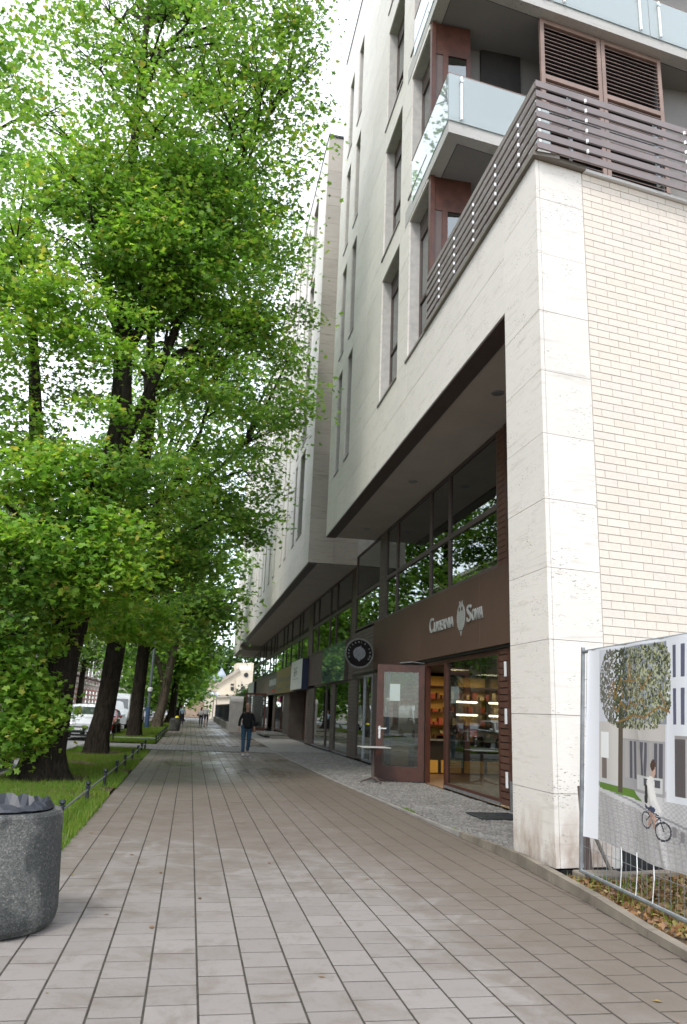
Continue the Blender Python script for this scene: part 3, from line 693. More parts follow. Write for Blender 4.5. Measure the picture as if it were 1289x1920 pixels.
# open door leaf
hx, hy = 5.80, 19.24; ex, ey = 4.66, 19.62
dl = Vector((ex-hx, ey-hy, 0)); L = dl.length; dd = dl.normalized(); dn = Vector((-dd.y, dd.x, 0))
def dbox(b, u0, u1, w0, w1, z0, z1):
    c = [Vector((hx,hy,0)) + dd*u + dn*w for u, w in ((u0,w0),(u1,w0),(u1,w1),(u0,w1))]
    b.hexa([(p.x,p.y,z0) for p in c] + [(p.x,p.y,z1) for p in c])
b = MB(); dbox(b,0,.15,-.03,.03,.06,2.88); dbox(b,L-.17,L,-.03,.03,.06,2.88); dbox(b,.15,L-.17,-.028,.028,.06,.40); dbox(b,.15,L-.17,-.028,.028,2.70,2.88)
dr = b.build('door', M['red'], S1)
b = MB(); dbox(b,.15,L-.17,-.006,.006,.40,2.70); b.build('pane', M['doorglass'], dr)
b = MB(); dbox(b,L-.11,L-.06,.03,.045,1.05,1.35); dbox(b,L-.26,L-.05,.045,.07,1.28,1.31); dbox(b,L-.11,L-.06,-.045,-.03,1.05,1.35); dbox(b,L-.26,L-.05,-.075,-.045,1.28,1.31); b.build('handle', M['chrome'], dr)
b = MB(); dbox(b,.62,.88,-.012,-.008,1.98,2.40); b.build('paper_notice', M['white'], dr)
b = MB()
for i, z in enumerate((2.30, 2.24, 2.18, 2.12, 2.07)): dbox(b, .66+.02*(i%2), .83-.03*(i%3), -.0145, -.0125, z, z+.014)
b.build('notice_print', M['iron'], dr)
b = MB(); b.tube([(5.78,19.2,2.93),(5.45,19.18,2.95),(5.2,19.42,2.93)], .012, 6); b.build('door_closer', M['galv'], dr)
# lit shelves inside
sh = thing('display_shelves', 'warmly lit amber shelving stacked with pastries inside the bakery', 'shelves')
b = MB(); b.box(6.2, 10.6, 24.6, 24.7, .1, 2.9); b.build('shelf_back', M['warmback'], sh)
for i, z in enumerate((.95, 1.35, 1.75, 2.15, 2.55)):
    b = MB(); b.box(6.2, 10.6, 24.2, 24.6, z, z+.035); b.build('shelf', M['red'], sh)
for z in (1.71, 2.11):
    for x in (8.35, 9.45):
        b = MB(); b.tube([(x, 24.18, z), (x+.7, 24.18, z)], .03, 6); b.build('light_strip', M['tube'], sh)
for x in (6.2, 7.3, 8.4, 9.5, 10.6):
    b = MB(); b.box(x-.02, x+.02, 24.18, 24.598, .1, 2.9); b.build('upright', M['red'], sh)
b = MB()
gm = [plain('jar_red', (.35,.06,.03)), plain('jar_cream', (.6,.45,.25)), plain('jar_brown', (.16,.07,.03))]
for z in (.985, 1.385, 1.785, 2.185):
    x = 6.25
    while x < 10.5:
        w = rng.uniform(.07,.18); hgt = rng.uniform(.08,.24); b.box(x, x+w, 24.25, 24.45, z, z+hgt, rng.randrange(3)); x += w+rng.uniform(.03,.15)
b.build('packets', gm, sh, kind='stuff')
ct = thing('shop_counter', 'low dark glass counter with amber base standing inside the bakery doorway', 'counter')
b = MB(); b.box(6.4, 9.4, 22.2, 22.8, .06, .95); b.build('counter_body', M['dark'], ct)
b = MB(); b.box(6.35, 9.45, 22.15, 22.85, .952, 1.0); b.build('counter_top', M['galv'], ct)
for x in (6.5, 7.2, 7.9, 8.6):
    b = MB(); b.box(x, x+.6, 22.16, 22.198, .08, .42); b.build('amber_panel', M['warmback'], ct)
b = MB(); b.box(6.45, 9.35, 22.25, 22.7, 1.002, 1.32); b.build('glass_case', M['glass'], ct)
b = MB()
for i in range(60):
    x = rng.uniform(6.5, 9.2); b.box(x, x+.1, 22.3, 22.5, 1.01, 1.05+rng.random()*.14, rng.randrange(3))
b.build('cakes', gm, ct, kind='stuff')
for x, y in ((7.3, 21.6), (9.2, 23.4), (8.2, 18.5)):
    ld = bpy.data.lights.new('ceiling_lamp', 'AREA'); ld.energy = 24; ld.size = .8; ld.color = (1, .76, .45)
    lo_ = bpy.data.objects.new('ceiling_lamp', ld); lo_.location = (x, y, 2.95); COL.objects.link(lo_); lo_['kind'] = 'helper'
# fascia plates
FS = thing('shop_sign', 'long brown fascia sign reading CUKIERNIA SOWA in silver letters over the bakery', 'sign')
for y0, y1 in ((13.6, 15.2), (15.21, 19.56), (19.57, 24.95)):
    b = MB(); b.box(SX-.10, SX-.004, y0, y1, 3.02, 4.55); bevel(b.build('fascia_plate', M['fascia'], FS), .006)
b = MB(); b.box(SX-.06, SX+.1, 13.6, 28.6, 2.965, 3.018); b.build('shutter_rail', M['black'], FS)
def text(s, size, x, y, z, mat, parent, name='lettering', ext=.01, sx=1.0, off=0.0, rot=None):
    cu = bpy.data.curves.new(name, 'FONT'); cu.body = s; cu.size = size; cu.extrude = ext; cu.offset = off; cu.resolution_u = 3
    cu.materials.append(mat); o = bpy.data.objects.new(name, cu); COL.objects.link(o)
    o.matrix_world = Matrix.Translation((x,y,z)) @ (rot or Matrix(((0,0,-1,0),(-1,0,0,0),(0,1,0,0),(0,0,0,1)))) @ Matrix.Diagonal((sx,1,1,1))
    bpy.context.view_layer.update(); me = bpy.data.meshes.new_from_object(o.evaluated_get(bpy.context.evaluated_depsgraph_get()))
    o2 = bpy.data.objects.new(name, me); COL.objects.link(o2); o2.matrix_world = o.matrix_world; bpy.data.objects.remove(o); o = o2
    if parent is not None: o.parent = parent
    return o
fxp = SX-.112
def fit(t, y0, y1, z, size):
    """one word of silver letters fitted between y0 (left end) and y1"""
    o = text(t, size, 0, 0, 0, M['silver'], None, 'lettering', off=.006); xs = [v.co.x for v in o.data.vertices]; w = max(xs)-min(xs); k_ = (y0-y1)/w
    o.matrix_world = Matrix.Translation((fxp, y0+min(xs)*k_, z)) @ Matrix(((0,0,-1,0),(-1,0,0,0),(0,1,0,0),(0,0,0,1))) @ Matrix.Diagonal((k_,1,1,1)); o.parent = FS
CY0, CY1, CZ, SY0, SY1, EY, EZ, EH, EW = 18.67, 16.82, 3.64, 15.94, 14.97, 16.33, 3.79, .74, .52
fit('C', CY0, CY0-.34, CZ, .52); fit('UKIERNIA', CY0-.38, CY1, CZ, .34)
fit('S', SY0, SY0-.30, CZ, .52); fit('OWA', SY0-.33, SY1, CZ, .34)
def emblem(parent, cy, cz, h, w, x, mat, flip=False):
    pts = []
    for i in range(24):
        t = 2*pi*i/24; r = 1 - .12*abs(sin(t*1))
        pts.append((w/2*sin(t), h*.42*cos(t)))
    b = MB()
    def ex(pl, d=.012):
        n = len(pl); f = [(x, cy-u, cz+v) if not flip else (x+u, cy, cz+v) for u, v in pl]
        g = [(p[0]+(d if not flip else 0), p[1]+(d if flip else 0), p[2]) for p in f]
        b.poly(f); b.poly(list(reversed(g)))
        for i in range(n): b.poly([f[i], g[i], g[(i+1) % n], f[(i+1) % n]])
    ex(pts); ex([(-w*.20, h*.37), (-w*.02, h*.40), (-w*.16, h*.50)]); ex([(w*.02, h*.40), (w*.20, h*.37), (w*.18, h*.50)]); ex([(-w*.14, -h*.38), (w*.14, -h*.38), (0, -h*.56)])
    o = b.build('emblem', mat, parent)
    b = MB()
    for r_ in range(9):
        zv = cz+h*(.26-.072*r_); hw = w/2*math.sqrt(max(0.02, 1-((zv-cz)/(h*.42))**2))*.82; n = 5
        for k_ in range(n):
            u = -hw + 2*hw*(k_+.5*(1+(r_%2)*.4))/n; s_ = h*.018
            q = [(u-s_, zv), (u+s_*.2, zv-s_*1.3), (u+s_*1.2, zv), (u+s_*.2, zv+s_*.6)]
            if not flip: b.poly([(x-.003, cy-a, c_) for a, c_ in q])
            else: b.poly([(x+a, cy-.004, c_) for a, c_ in q])
    for sgn in (-1, 1):
        q = [(sgn*w*.17+.1*w*cos(t), cz+h*.25+.1*w*sin(t)) for t in np.linspace(0, 2*pi, 9)[:-1]]
        b.poly([(x-.003, cy-a, c_) for a, c_ in q] if not flip else [(x+a, cy-.004, c_) for a, c_ in q])
    b.build('feather_marks', M['fascia'], o)
emblem(FS, EY, EZ, EH, EW, fxp, M['silver'])
# upper windows near
upper(S1, [14.38, 17.50, 19.05, 22.5, 23.85])
boards(S1, 23.86, 24.65, 4.56, 7.48); upper(S1, [24.66, 28.55]); 
boards(S1, 24.98, 28.6, 2.9, 4.55)
b = MB(); b.box(SX+.02, SX+.10, 28.55, 29.3, 2.9, 7.12); b.build('pier', M['frame'], S1)
# glazing beyond the open door
S2 = thing('glazed_shopfront', 'row of tall reflective shop windows in slatted brown cladding past the bakery door', 'shopfront')
interior(S2, 25.4, 40.4, 0.05, 2.9); interior(S2, 28.6, 78, 4.4, 7.1)
boards(S2, 19.36, 20.2, .08, 2.96); glaz(S2, 20.2, 23.9, .1, 2.95, fm='frame'); boards(S2, 23.9, 25.3, .08, 2.96)
glaz(S2, 25.3, 26.6, .1, 2.9, fm='galv', name='side_door', x=SX-.03); glaz(S2, 26.62, 27.9, .1, 2.9, fm='frame'); boards(S2, 27.9, 29.3, .08, 2.9)
for a, c_ in ((29.3, 32.3), (33.1, 34.4), (34.4, 37.9)): glaz(S2, a, c_, .1, 2.85, sill=True)
boards(S2, 32.3, 33.1, .08, 2.86); boards(S2, 37.9, 40.2, .08, 2.78)
boards(S2, 28.6, 40.2, 2.87, 4.40)
upper(S2, [29.3, 32.6, 34.2, 37.6, 39.3], 5.75, 4.4, 7.1); boards(S2, 39.3, 40.7, 4.4, 7.1)
yy = [40.7, 43.4, 44.6, 48.1, 50.6, 52.6, 57.0, 58.6, 61.2, 65.4, 67.5, 71, 74, 78]
for a, c_ in zip(yy, yy[1:]):
    glaz(S2, a, c_, 4.2, 5.62, 'glass_up', f=.10, name='upper_window'); glaz(S2, a, c_, 5.62, 7.1 if a < 70 else 6.7, 'glass_up', f=.10, name='upper_window')
S3 = thing('far_shopfront', 'further brown shopfront with a dark recessed doorway and open glass door', 'shopfront')
interior(S3, 40.4, 79, 0.0, 2.75, 8.5)
b = MB(); b.box(SX+.9, SX+1.0, 40.4, 47.5, 0, 2.8); b.build('recess_wall', M['redboard'], S3)
for q_ in (40.2, 47.5):
    b = MB(); b.box(SX, SX+.9, q_, q_+.25, 0, 2.8); b.build('recess_side', M['board'], S3)
b = MB(); b.box(SX+.86, SX+.895, 41.0, 43.6, .1, 2.5); b.build('recess_door', M['red'], S3)
boards(S3, 47.75, 50.5, 0, 2.75, pitch=.25); glaz(S3, 50.5, 55.5, .3, 2.7, fm='red', f=.12)
boards(S3, 55.5, 57, 0, 2.75, pitch=.25); glaz(S3, 61, 66, .2, 2.7); glaz(S3, 66, 78, .2, 2.7)
b = MB(); b.box(SX+.02, SX+.1, 40.2, 79, 2.75, 4.2); b.build('fascia_board', M['board'], S3)
b = MB(); b.box(4.75, SX-.01, 46.5, 55, 0, .12); b.box(4.45, SX-.01, 47.5, 54, .121, .22); b.build('steps', M['kerb_far'], S3)
b = MB(); b.box(SX-.012, SX-.004, 52.4, 53.4, 2.15, 2.5); b.build('pink_sticker', plain('pink', (.75,.06,.35)), S3)
d3 = MB(); y = 57.0
for a, c_, z0, z1 in ((3.85,3.99,.05,2.75),(5.22,5.36,.05,2.75),(3.99,5.22,.05,.35),(3.99,5.22,2.62,2.75)): d3.box(a, c_, y, y+.06, z0, z1)
d3o = d3.build('door', M['red'], S3); b = MB(); b.box(3.99, 5.22, y+.02, y+.03, .35, 2.62); b.build('pane', M['shopglass'], d3o)
b = MB(); b.box(4.0, 5.2, y+1.2, y+1.22, .3, 2.6); b.build('curtain', M['band'], d3o)
# signs along the row
def board_sign(name, label, y0, y1, z0, z1, mat, x=SX-.18, side=None):
    o = thing(name, label, 'sign'); b = MB(); b.box(x, SX-.02, y0, y1, z0, z1); b.build('sign_box', side or mat, o)
    b = MB(); b.box(x-.006, x-.001, y0+.01, y1-.01, z0+.01, z1-.01); b.build('sign_face', mat, o); return o
navy = plain('navy_side', (.012,.018,.05), .4); wsign = plain('white_sign', (.50,.53,.52), .35)
s_ = board_sign('glass_sign', 'pale green glass panel mounted over the shop windows beside the round sign', 29.6, 34.9, 2.84, 4.38, glassmat('green_glass', (.3,.42,.38), 1.9, .02, (.18,.27,.24), .6), SX-.14, M['frame'])
s_ = board_sign('shop_sign', 'white square sign with small dark lettering above the recessed doorway', 40.0, 44.5, 2.73, 4.28, wsign, SX-.35, navy)
b = MB()
for (y, z, w, h_) in ((42.9,3.85,.5,.05),(42.2,3.86,.4,.05),(42.95,3.62,.5,.05),(42.2,3.64,.5,.05),(43.1,3.55,.09,.3),(42.6,3.52,.09,.3),(42.1,3.52,.09,.3),(42.95,3.5,.5,.05),(42.9,3.43,.9,.02)):
    b.box(SX-.362, SX-.358, y-w/2, y+w/2, z, z+h_)
b.box(SX-.362, SX-.358, 41.4, 43.5, 3.28, 3.30); b.build('sign_print', M['iron'], s_)
s_ = board_sign('shop_sign', 'long gold sign with faint grey lettering beside the white square sign', 44.52, 53.8, 2.68, 4.2, plain('gold_sign', (.24,.19,.085), .5))
b = MB()
for (y0, y1, z0, z1) in ((45.2,48.6,3.35,3.62),(49.4,52.6,3.4,3.66),(45.4,48.2,2.95,3.15),(50,53,2.85,3.05)): b.box(SX-.192, SX-.188, y0, y1, z0, z1)
b.build('sign_print', plain('grey_print', (.16,.155,.11), .5), s_)
s_ = board_sign('shop_sign', 'grey shop sign with pale letters and a red line at its foot', 53.82, 59.2, 2.66, 4.08, plain('grey_sign', (.11,.115,.105), .5))
b = MB(); 
for i in range(7): b.box(SX-.192, SX-.188, 54.1+i*.68, 54.1+i*.68+.42, 3.3, 3.75)
b.build('sign_print', wsign, s_); b = MB(); b.box(SX-.192, SX-.188, 54, 56.4, 2.86, 2.98); b.box(SX-.192, SX-.188, 56.4, 59, 2.78, 2.82); b.build('red_line', plain('red_print', (.45,.06,.03)), s_)
s_ = board_sign('shop_sign', 'plain brown sign board between the grey sign and the furthest white sign', 59.22, 70.6, 2.7, 4.0, plain('brown_sign', (.16,.125,.11), .5))
s_ = board_sign('shop_sign', 'small white sign at the far end of the row of shops', 70.7, 77.5, 2.75, 4.0, wsign, SX-.4, navy)
# round blade sign
RS = thing('round_sign', 'round dark blade sign with beaded silver rim and pale owl shield emblem', 'sign', (5.27, 24.9, 3.53))
b = MB(); n = 40; rr_ = .455
def disc(b, r, y0, y1):
    a = [(r*cos(2*pi*i/n), y0, r*sin(2*pi*i/n)) for i in range(n)]; c_ = [(p[0], y1, p[2]) for p in a]
    b.poly(a); b.poly(list(reversed(c_)))
    for i in range(n): b.poly([a[i], a[(i+1)%n], c_[(i+1)%n], c_[i]])
disc(b, rr_, -.04, .04); b.build('sign_disc', plain('sign_black', (.012,.009,.009), .75, spec=.2), RS)
q = MB(); q.lathe([(0.001,-.018),(.013,-.013),(.018,0),(.013,.013),(.001,.018)], (0,0,0), 8); q = q.data('bead', M['silver'], True)
for i in range(56): link('bead', q, RS, (.465*cos(2*pi*i/56), -.03, .465*sin(2*pi*i/56)))
b = MB(); b.tube([(.44*cos(2*pi*i/48), -.042, .44*sin(2*pi*i/48)) for i in range(49)], .007, 5); b.build('inner_ring', M['silver'], RS)
b = MB(); n = 24; disc(b, .205, -.052, -.041); b.poly([(-.06,-.052,-.19),(.06,-.052,-.19),(0,-.052,-.27)]); b.poly([(-.02,-.052,.2),(.06,-.052,.19),(.05,-.052,.25)]); b.build('emblem', plain('emblem_grey', (.22,.23,.24), .45, .2, .3, 14), RS)
b = MB()
for r_ in range(6):
    for k_ in range(6):
        u, v = -.15+.06*k_+(.03 if r_%2 else 0), -.15+.06*r_
        if u*u+v*v < .03: b.poly([(u-.014,-.054,v),(u,-.054,v-.016),(u+.014,-.054,v),(u,-.054,v+.006)])
b.build('feather_marks', plain('mark_dark', (.08,.085,.09)), RS)
def ring_text(s, r, a0, a1, inward=False):
    for i, ch in enumerate(s):
        if ch == ' ': continue
        a = a0+(a1-a0)*i/(len(s)-1); up = a-pi/2
        if inward: up += pi
        rot = Matrix(((cos(up),-sin(up),0,0),(0,0,-1,0),(sin(up),cos(up),0,0),(0,0,0,1)))
        o = text(ch, .085, 0,0,0, M['silver'], None, 'letter', .002); o.matrix_world = Matrix.Translation((r*cos(a),-.045,r*sin(a))) @ rot
        o.parent = RS
ring_text('CUKIERNIA SOWA', .33, radians(205), radians(-25))
b = MB(); b.tube([(.45,0,.03),(.62,0,.03)], .014, 6); b.tube([(.45,0,-.2),(.62,0,-.2)], .014, 6); b.build('bracket', M['iron'], RS)

# ------------------------------------------------------------------ street furniture
def concrete_bin(loc, rad, hgt, lab, grp=None):
    o = thing('litter_bin', lab, 'bin', loc, group=grp); s = rad/.46
    k = bpy.data.materials.get('exposed_aggregate')
    if not k:
        nn = NM('exposed_aggregate', .85, .3)
        vo = nn.n('ShaderNodeTexVoronoi'); vo.inputs['Scale'].default_value = 95; nn.l(nn.pos(), vo.inputs['Vector'])
        c = nn.ramp(vo.outputs['Color'], [(0, (.050,.052,.051)), (.55, (.085,.088,.086)), (.85, (.13,.13,.126)), (1, (.26,.24,.22))])
        st_ = nn.ramp(nn.noise(1.9, 5, nn.pos((1.4,1.4,1.0)), .55, .5), [(.44, (1.15,1.13,1.08)), (.54, (.55,.56,.55))])
        nn.col(nn.mix(1.0, c, st_, 'MULTIPLY')).bump(vo.outputs['Distance'], .5, .008); k = nn.m
    b = MB(); b.lathe([(.44*s,.0),(.475*s,.02),(.50*s,.06),(.51*s,.12),(.505*s,.25*hgt),(.466*s,.97*hgt),(.45*s,hgt),(.385*s,hgt),(.375*s,.97*hgt),(.37*s,.3),(.0,.3)], n=40); b.build('bin_body', k, o, smooth=False)
    me = MB(); N = 48
    bag = paint('black_bin_bag', (.022,.026,.034), .5, coat=.0)
    for (ra, za), (rb, zb) in zip([(.20,-.30),(.30,-.10),(.365,.01),(.385,.035),(.37,.03)], [(.30,-.10),(.365,.01),(.385,.035),(.40,.012),(.395,-.03)]):
        pass
    base = 0; prof = [(.16,-.28),(.25,-.14),(.33,-.02),(.365,.045),(.385,.03),(.395,.012)]
    for i, (r_, z_) in enumerate(prof):
        for k2 in range(N):
            t = 2*pi*k2/N; wob = .035*sin(7*t+i)+.02*sin(13*t+2*i)+rng.uniform(-.02,.02)
            amp = 1 if i in (2,3) else .35
            me.v.append(((r_+wob*amp*.4)*cos(t)*s, (r_+wob*amp*.4)*sin(t)*s, hgt+z_+abs(wob)*amp*(.7 if i == 3 else .35)))
    for i in range(len(prof)-1):
        for k2 in range(N): me.f.append((i*N+k2, i*N+(k2+1)%N, (i+1)*N+(k2+1)%N, (i+1)*N+k2)); me.mi.append(0)
    me.build('bin_bag', bag, o); return o
concrete_bin((-1.375, 6.72, 0), .46, .83, 'speckled concrete litter bin with black bag, nearest at the left edge')
b2_ = concrete_bin((-.93, 55.5, 0), .34, .78, 'small distant concrete bin with yellow bag beside the verge')
b = MB(); b.lathe([(.0,.98),(.10,.95),(.15,.85),(.12,.76)], (.12,0,0), 10); b.build('yellow_bag', plain('yellow', (.7,.6,.03)), b2_)
# low post and rail fence round the verge
post = MB(); post.tube([(0,0,-.05),(0,0,.26)], .032, 8); post.lathe([(.0,.26),(.046,.262),(.046,.28),(.02,.285),(.03,.295),(.045,.32),(.038,.35),(.0,.365)], n=10); post.lathe([(.045,.0),(.045,.05),(.033,.06)], n=10)
post = post.data('fence_post', M['iron'], False)
def fence(lab, pts):
    o = thing('low_fence', lab, 'fence')
    for p, q in zip(pts, pts[1:]):
        b = MB(); b.tube([(p[0],p[1],.215),(q[0],q[1],.215)], .017, 6); b.build('rail', M['galv'], o)
    for p in pts: link('fence_post', post, o, (p[0],p[1],0))
fence('low black post and rail fence edging the nearer grass verge', [(-1.60,9.0),(-1.59,11.6),(-1.58,14.3),(-1.57,17.0),(-1.57,19.6),(-1.56,21.9),(-1.56,24.7),(-1.55,27.0),(-1.54,28.9),(-1.53,30.9)])
fence('low black fence enclosing the further grass verge beyond the setts', [(-3.2,36.3),(-1.36,36.3),(-1.36,39.0),(-1.36,41.6),(-1.35,44.5),(-1.35,47.5),(-1.35,50.5),(-1.35,53)])
# standing table
tb = thing('bistro_table', 'small square white-topped pedestal table in front of the open bakery door', 'table', (4.50, 19.15, .04))
b = MB(); b.box(-.36,.36,-.30,.30,.80,.822); bevel(b.build('table_top', plain('grey_top', (.42,.42,.41), .4), tb), .006)
b = MB(); b.tube([(0,0,.05),(0,0,.80)], .045, 10); b.box(-.09,.09,-.09,.09,.74,.798); b.build('pedestal', M['frame'], tb)
for i in range(4):
    a = radians(200+90*i); b = MB(); b.tube([(0,0,.12),(.16*cos(a),.16*sin(a),.07),(.36*cos(a),.36*sin(a),.015)], [.028,.024,.016], 6); b.build('foot', M['frame'], tb)
# lamp post
lp = thing('lamp_post', 'slim grey lamp post with a blue lower wrap beside the pale leaning tree', 'lamp post', (-2.93, 58.4, 0))
b = MB(); b.tube([(0,0,0),(0,0,1.5)], .16, 10); b.build('base', plain('post_blue', (.05,.09,.18), .5), lp)
b = MB(); b.tube([(0,0,1.5),(0,0,7.5),(.1,0,8.2),(1.1,0,8.6)], [.10,.08,.05,.04], 8); b.build('pole', plain('post_grey', (.11,.13,.15), .5), lp)
b = MB(); b.box(.9,1.5,-.12,.12,8.52,8.66); b.build('lamp_head', M['galv'], lp)
b = MB(); b.lathe([(.0,2.55),(.17,2.58),(.19,2.8),(.0,2.9)], n=10); b.build('white_box', M['white'], lp)

# ------------------------------------------------------------------ site fence with printed banner
FA = Vector((4.265, 8.30, 0)); FD = Vector((-.064, -1, 0)).normalized(); FN = Vector((-FD.y, FD.x, 0))
def fp(u, z, w=0.0): p = FA + FD*(u+.118*z) + FN*w; return (p.x, p.y, z)
sf = thing('site_fence', 'galvanised mesh construction fence panel leaning by the brick wall', 'fence')
b = MB(); b.tube([fp(0,.02), fp(0,2.45)], .024, 8); b.build('end_post', M['galv'], sf)
b = MB(); b.tube([fp(0,.10), fp(3.4,.10)], .022, 8); b.build('bottom_rail', M['galv'], sf)
b = MB(); b.tube([fp(0,2.40), fp(3.4,2.40)], .020, 8); b.build('top_rail', M['galv'], sf)
for i in range(1, 22):
    b = MB(); u = .10*i; b.tube([fp(u,.10), fp(u+rng.uniform(-.02,.02),.7), fp(u,2.4)], .0028, 4, False); b.build('wire', M['galv'], sf)
for z in (.36, .62, .9, 1.2, 1.5, 1.8, 2.1):
    b = MB(); b.tube([fp(0,z), fp(3.3,z)], .0028, 4, False); b.build('wire', M['galv'], sf)
for u in (.95, 1.25, 1.55):
    b = MB(); b.tube([fp(u,.50,-.02), fp(u+.03,.33,-.03), fp(u-.02,.12,-.02)], .0045, 5); b.build('cable_tie', M['white'], sf)
b = MB(); b.box(4.22, 4.75, 8.15, 8.42, -.05, .09); fb_ = b.build('fence_foot', M['kerb'], sf); bevel(fb_, .02)
BWID, BZ0, BZ1 = 2.0, .47, 2.40
nu, nz = 200, 210
def paint_banner():
    img = np.zeros((nz, nu, 3)); U, V = np.meshgrid((np.arange(nu)+.5)/nu*BWID, np.interp((np.arange(nz)+.5)/nz, [0,.09,.28,.59,1], [.07,.165,.47,.68,1]))
    img[:] = (.55, .56, .60)
    # scale: visible part is U 0.05..1.75 ; u in image grows towards the camera
    street = V < .50; img[street] = (.50, .49, .49)
    road = V < (.42 - .10*(U-.3)); img[road] = (.40, .39, .38)
    rd = nr.random((nz, nu, 1))
    img[road] = (np.array((.40,.39,.385)) + (rd-.5)*.12 - .06*((np.sin(U*70+V*20) > .55) | (np.sin(V*260) > .6))[...,None])[road]
    band = (np.abs(V-(.47-.12*(U-.3))) < .008); img[band] = (.27,.27,.28)
    chk = (V < .5) & (U > 1.25) & (V > .2) & (((U*26).astype(int)+(V*60).astype(int)) % 2 == 0); img[chk] *= .82
    # left shop building
    lb = (U > .22) & (U < .62) & (V > .50) & (V < .70); img[lb] = (.50,.47,.44)
    img[(U > .26) & (U < .42) & (V > .57) & (V < .66)] = (.75,.75,.74)
    img[(U > .28) & (U < .38) & (V > .50) & (V < .57)] = (.16,.13,.12)
    mb = (U > .62) & (U < 1.28) & (V > .48) & (V < .68); img[mb] = (.30,.29,.29)
    img[(U > .62) & (U < 1.28) & (V > .645) & (V < .70)] = (.45,.42,.39)
    for i in range(9):
        a = .66+.068*i; img[(U > a) & (U < a+.045) & (V > .52) & (V < .64)] = (.09,.085,.10) if i % 3 else (.34,.32,.30)
    img[(U > .85) & (U < 1.25) & (V > .49) & (V < .535)] = (.50,.50,.49)
    img[(U > .98) & (U < 1.06) & (V > .505) & (V < .53)] = (.08,.08,.09); img[(U > 1.14) & (U < 1.22) & (V > .505) & (V < .53)] = (.08,.08,.09)
    gb = (U > .62) & (U < 1.32) & (V > .70) & (V < .99); img[gb] = (.22,.24,.28)
    rb = (U > 1.30) & (V > .47); img[rb] = (.66,.67,.70)
    for i in range(6):
        a = 1.40+.115*i
        for v0, v1 in ((.70,.82),(.86,.97)):
            img[(U > a) & (U < a+.055) & (V > v0) & (V < v1)] = (.10,.10,.15)
    img[(U > 1.42) & (V > .49) & (V < .655)] = (.10,.085,.085); img[(U > 1.58) & (U < 1.66) & (V > .49) & (V < .66)] = (.42,.40,.39)
    img[(U > 1.42) & (V > .655) & (V < .665)] = (.3,.28,.27)
    # grass island + trunk + crown
    img[(V > .452-.03*(U-.3)) & (V < .485) & (U > .24) & (U < .90-(V-.45)*3)] = (.10,.19,.03)
    img[(U > .565) & (U < .63) & (V > .455) & (V < .78)] = (.085,.068,.05)
    for _ in range(4200):
        cu, cv = nr.uniform(.24, 1.36), nr.uniform(.68, .985); e = ((cu-.82)/.56)**2 + ((cv-.85)/.19)**2
        if e > 1.12: continue
        s = nr.uniform(.004, .013); col = [(.04,.045,.03),(.09,.10,.05),(.17,.18,.09),(.36,.37,.24)][min(3, int(nr.uniform(0,4)*(.5+.55*(cu > .7))))]
        if cu < .5: col = [(.12,.11,.10),(.2,.19,.17),(.09,.1,.06)][nr.integers(3)]
        img[((U-cu)**2 + ((V-cv)*1.9)**2) < s*s] = col
    # brown scribbled tag sprayed over the tree
    def line(pts, w, col):
        for (a, b_), (c, d) in zip(pts, pts[1:]):
            L2 = (c-a)**2+((d-b_)*1.9)**2+1e-9; t = np.clip(((U-a)*(c-a)+(V-b_)*(d-b_)*3.61)/L2, 0, 1)
            dd2 = (U-(a+t*(c-a)))**2 + ((V-(b_+t*(d-b_)))*1.9)**2; img[dd2 < w*w] = col
    tg = (.22,.13,.045)
    for pts in ([(.42,.80),(.50,.86),(.52,.79),(.60,.87),(.62,.80)],[(.70,.80),(.74,.95),(.78,.81)],[(.66,.86),(.85,.86)],[(.88,.80),(.90,.88),(.96,.82),(1.10,.88)],[(.56,.70),(.80,.73),(1.0,.72),(1.2,.76),(1.34,.74),(1.2,.81)],[(.5,.76),(.56,.74),(.6,.78),(.68,.745),(.75,.78),(.85,.76),(.95,.79),(1.02,.755)]):
        line(pts, .007, tg)
    # cyclist with rucksack
    blk = (.035,.035,.045)
    def ring(cu, cv, r, w): 
        d = np.sqrt(((U-cu)*1.25)**2 + ((V-cv)*1.9)**2); img[np.abs(d-r) < w] = blk
    ring(1.02, .315, .105, .012); ring(1.27, .265, .115, .012)
    line([(1.02,.315),(1.10,.36),(1.22,.355),(1.27,.265)], .008, blk); line([(1.10,.36),(1.14,.29),(1.22,.355)], .008, blk); line([(1.20,.37),(1.16,.375)], .008, blk)
    line([(1.06,.40),(1.12,.36),(1.07,.29)], .022, (.36,.23,.18)); line([(1.08,.40),(1.17,.345),(1.15,.28)], .020, (.40,.26,.20))
    line([(1.04,.415),(1.13,.40)], .040, (.04,.05,.09)); line([(1.06,.44),(1.10,.51)], .055, (.60,.58,.55)); line([(1.12,.51),(1.18,.45),(1.22,.40)], .018, (.62,.6,.57))
    line([(1.02,.45),(1.03,.50)], .030, (.03,.03,.03)); line([(1.13,.55),(1.135,.56)], .028, (.45,.30,.24)); line([(1.12,.57),(1.13,.575)], .028, (.07,.04,.03))
    for (a, v0) in ((1.38,.27),(1.50,.25),(1.62,.23)): img[(U > a) & (U < a+.06) & (V > v0-.03) & (V < v0+.04)] = (.2,.19,.2)
    # white margin
    mg = U < .22; img[mg] = (.70,.71,.74); img[V > .992] = (.66,.67,.70)
    return img
img = paint_banner()
me = bpy.data.meshes.new('banner'); vv = []; ff = []
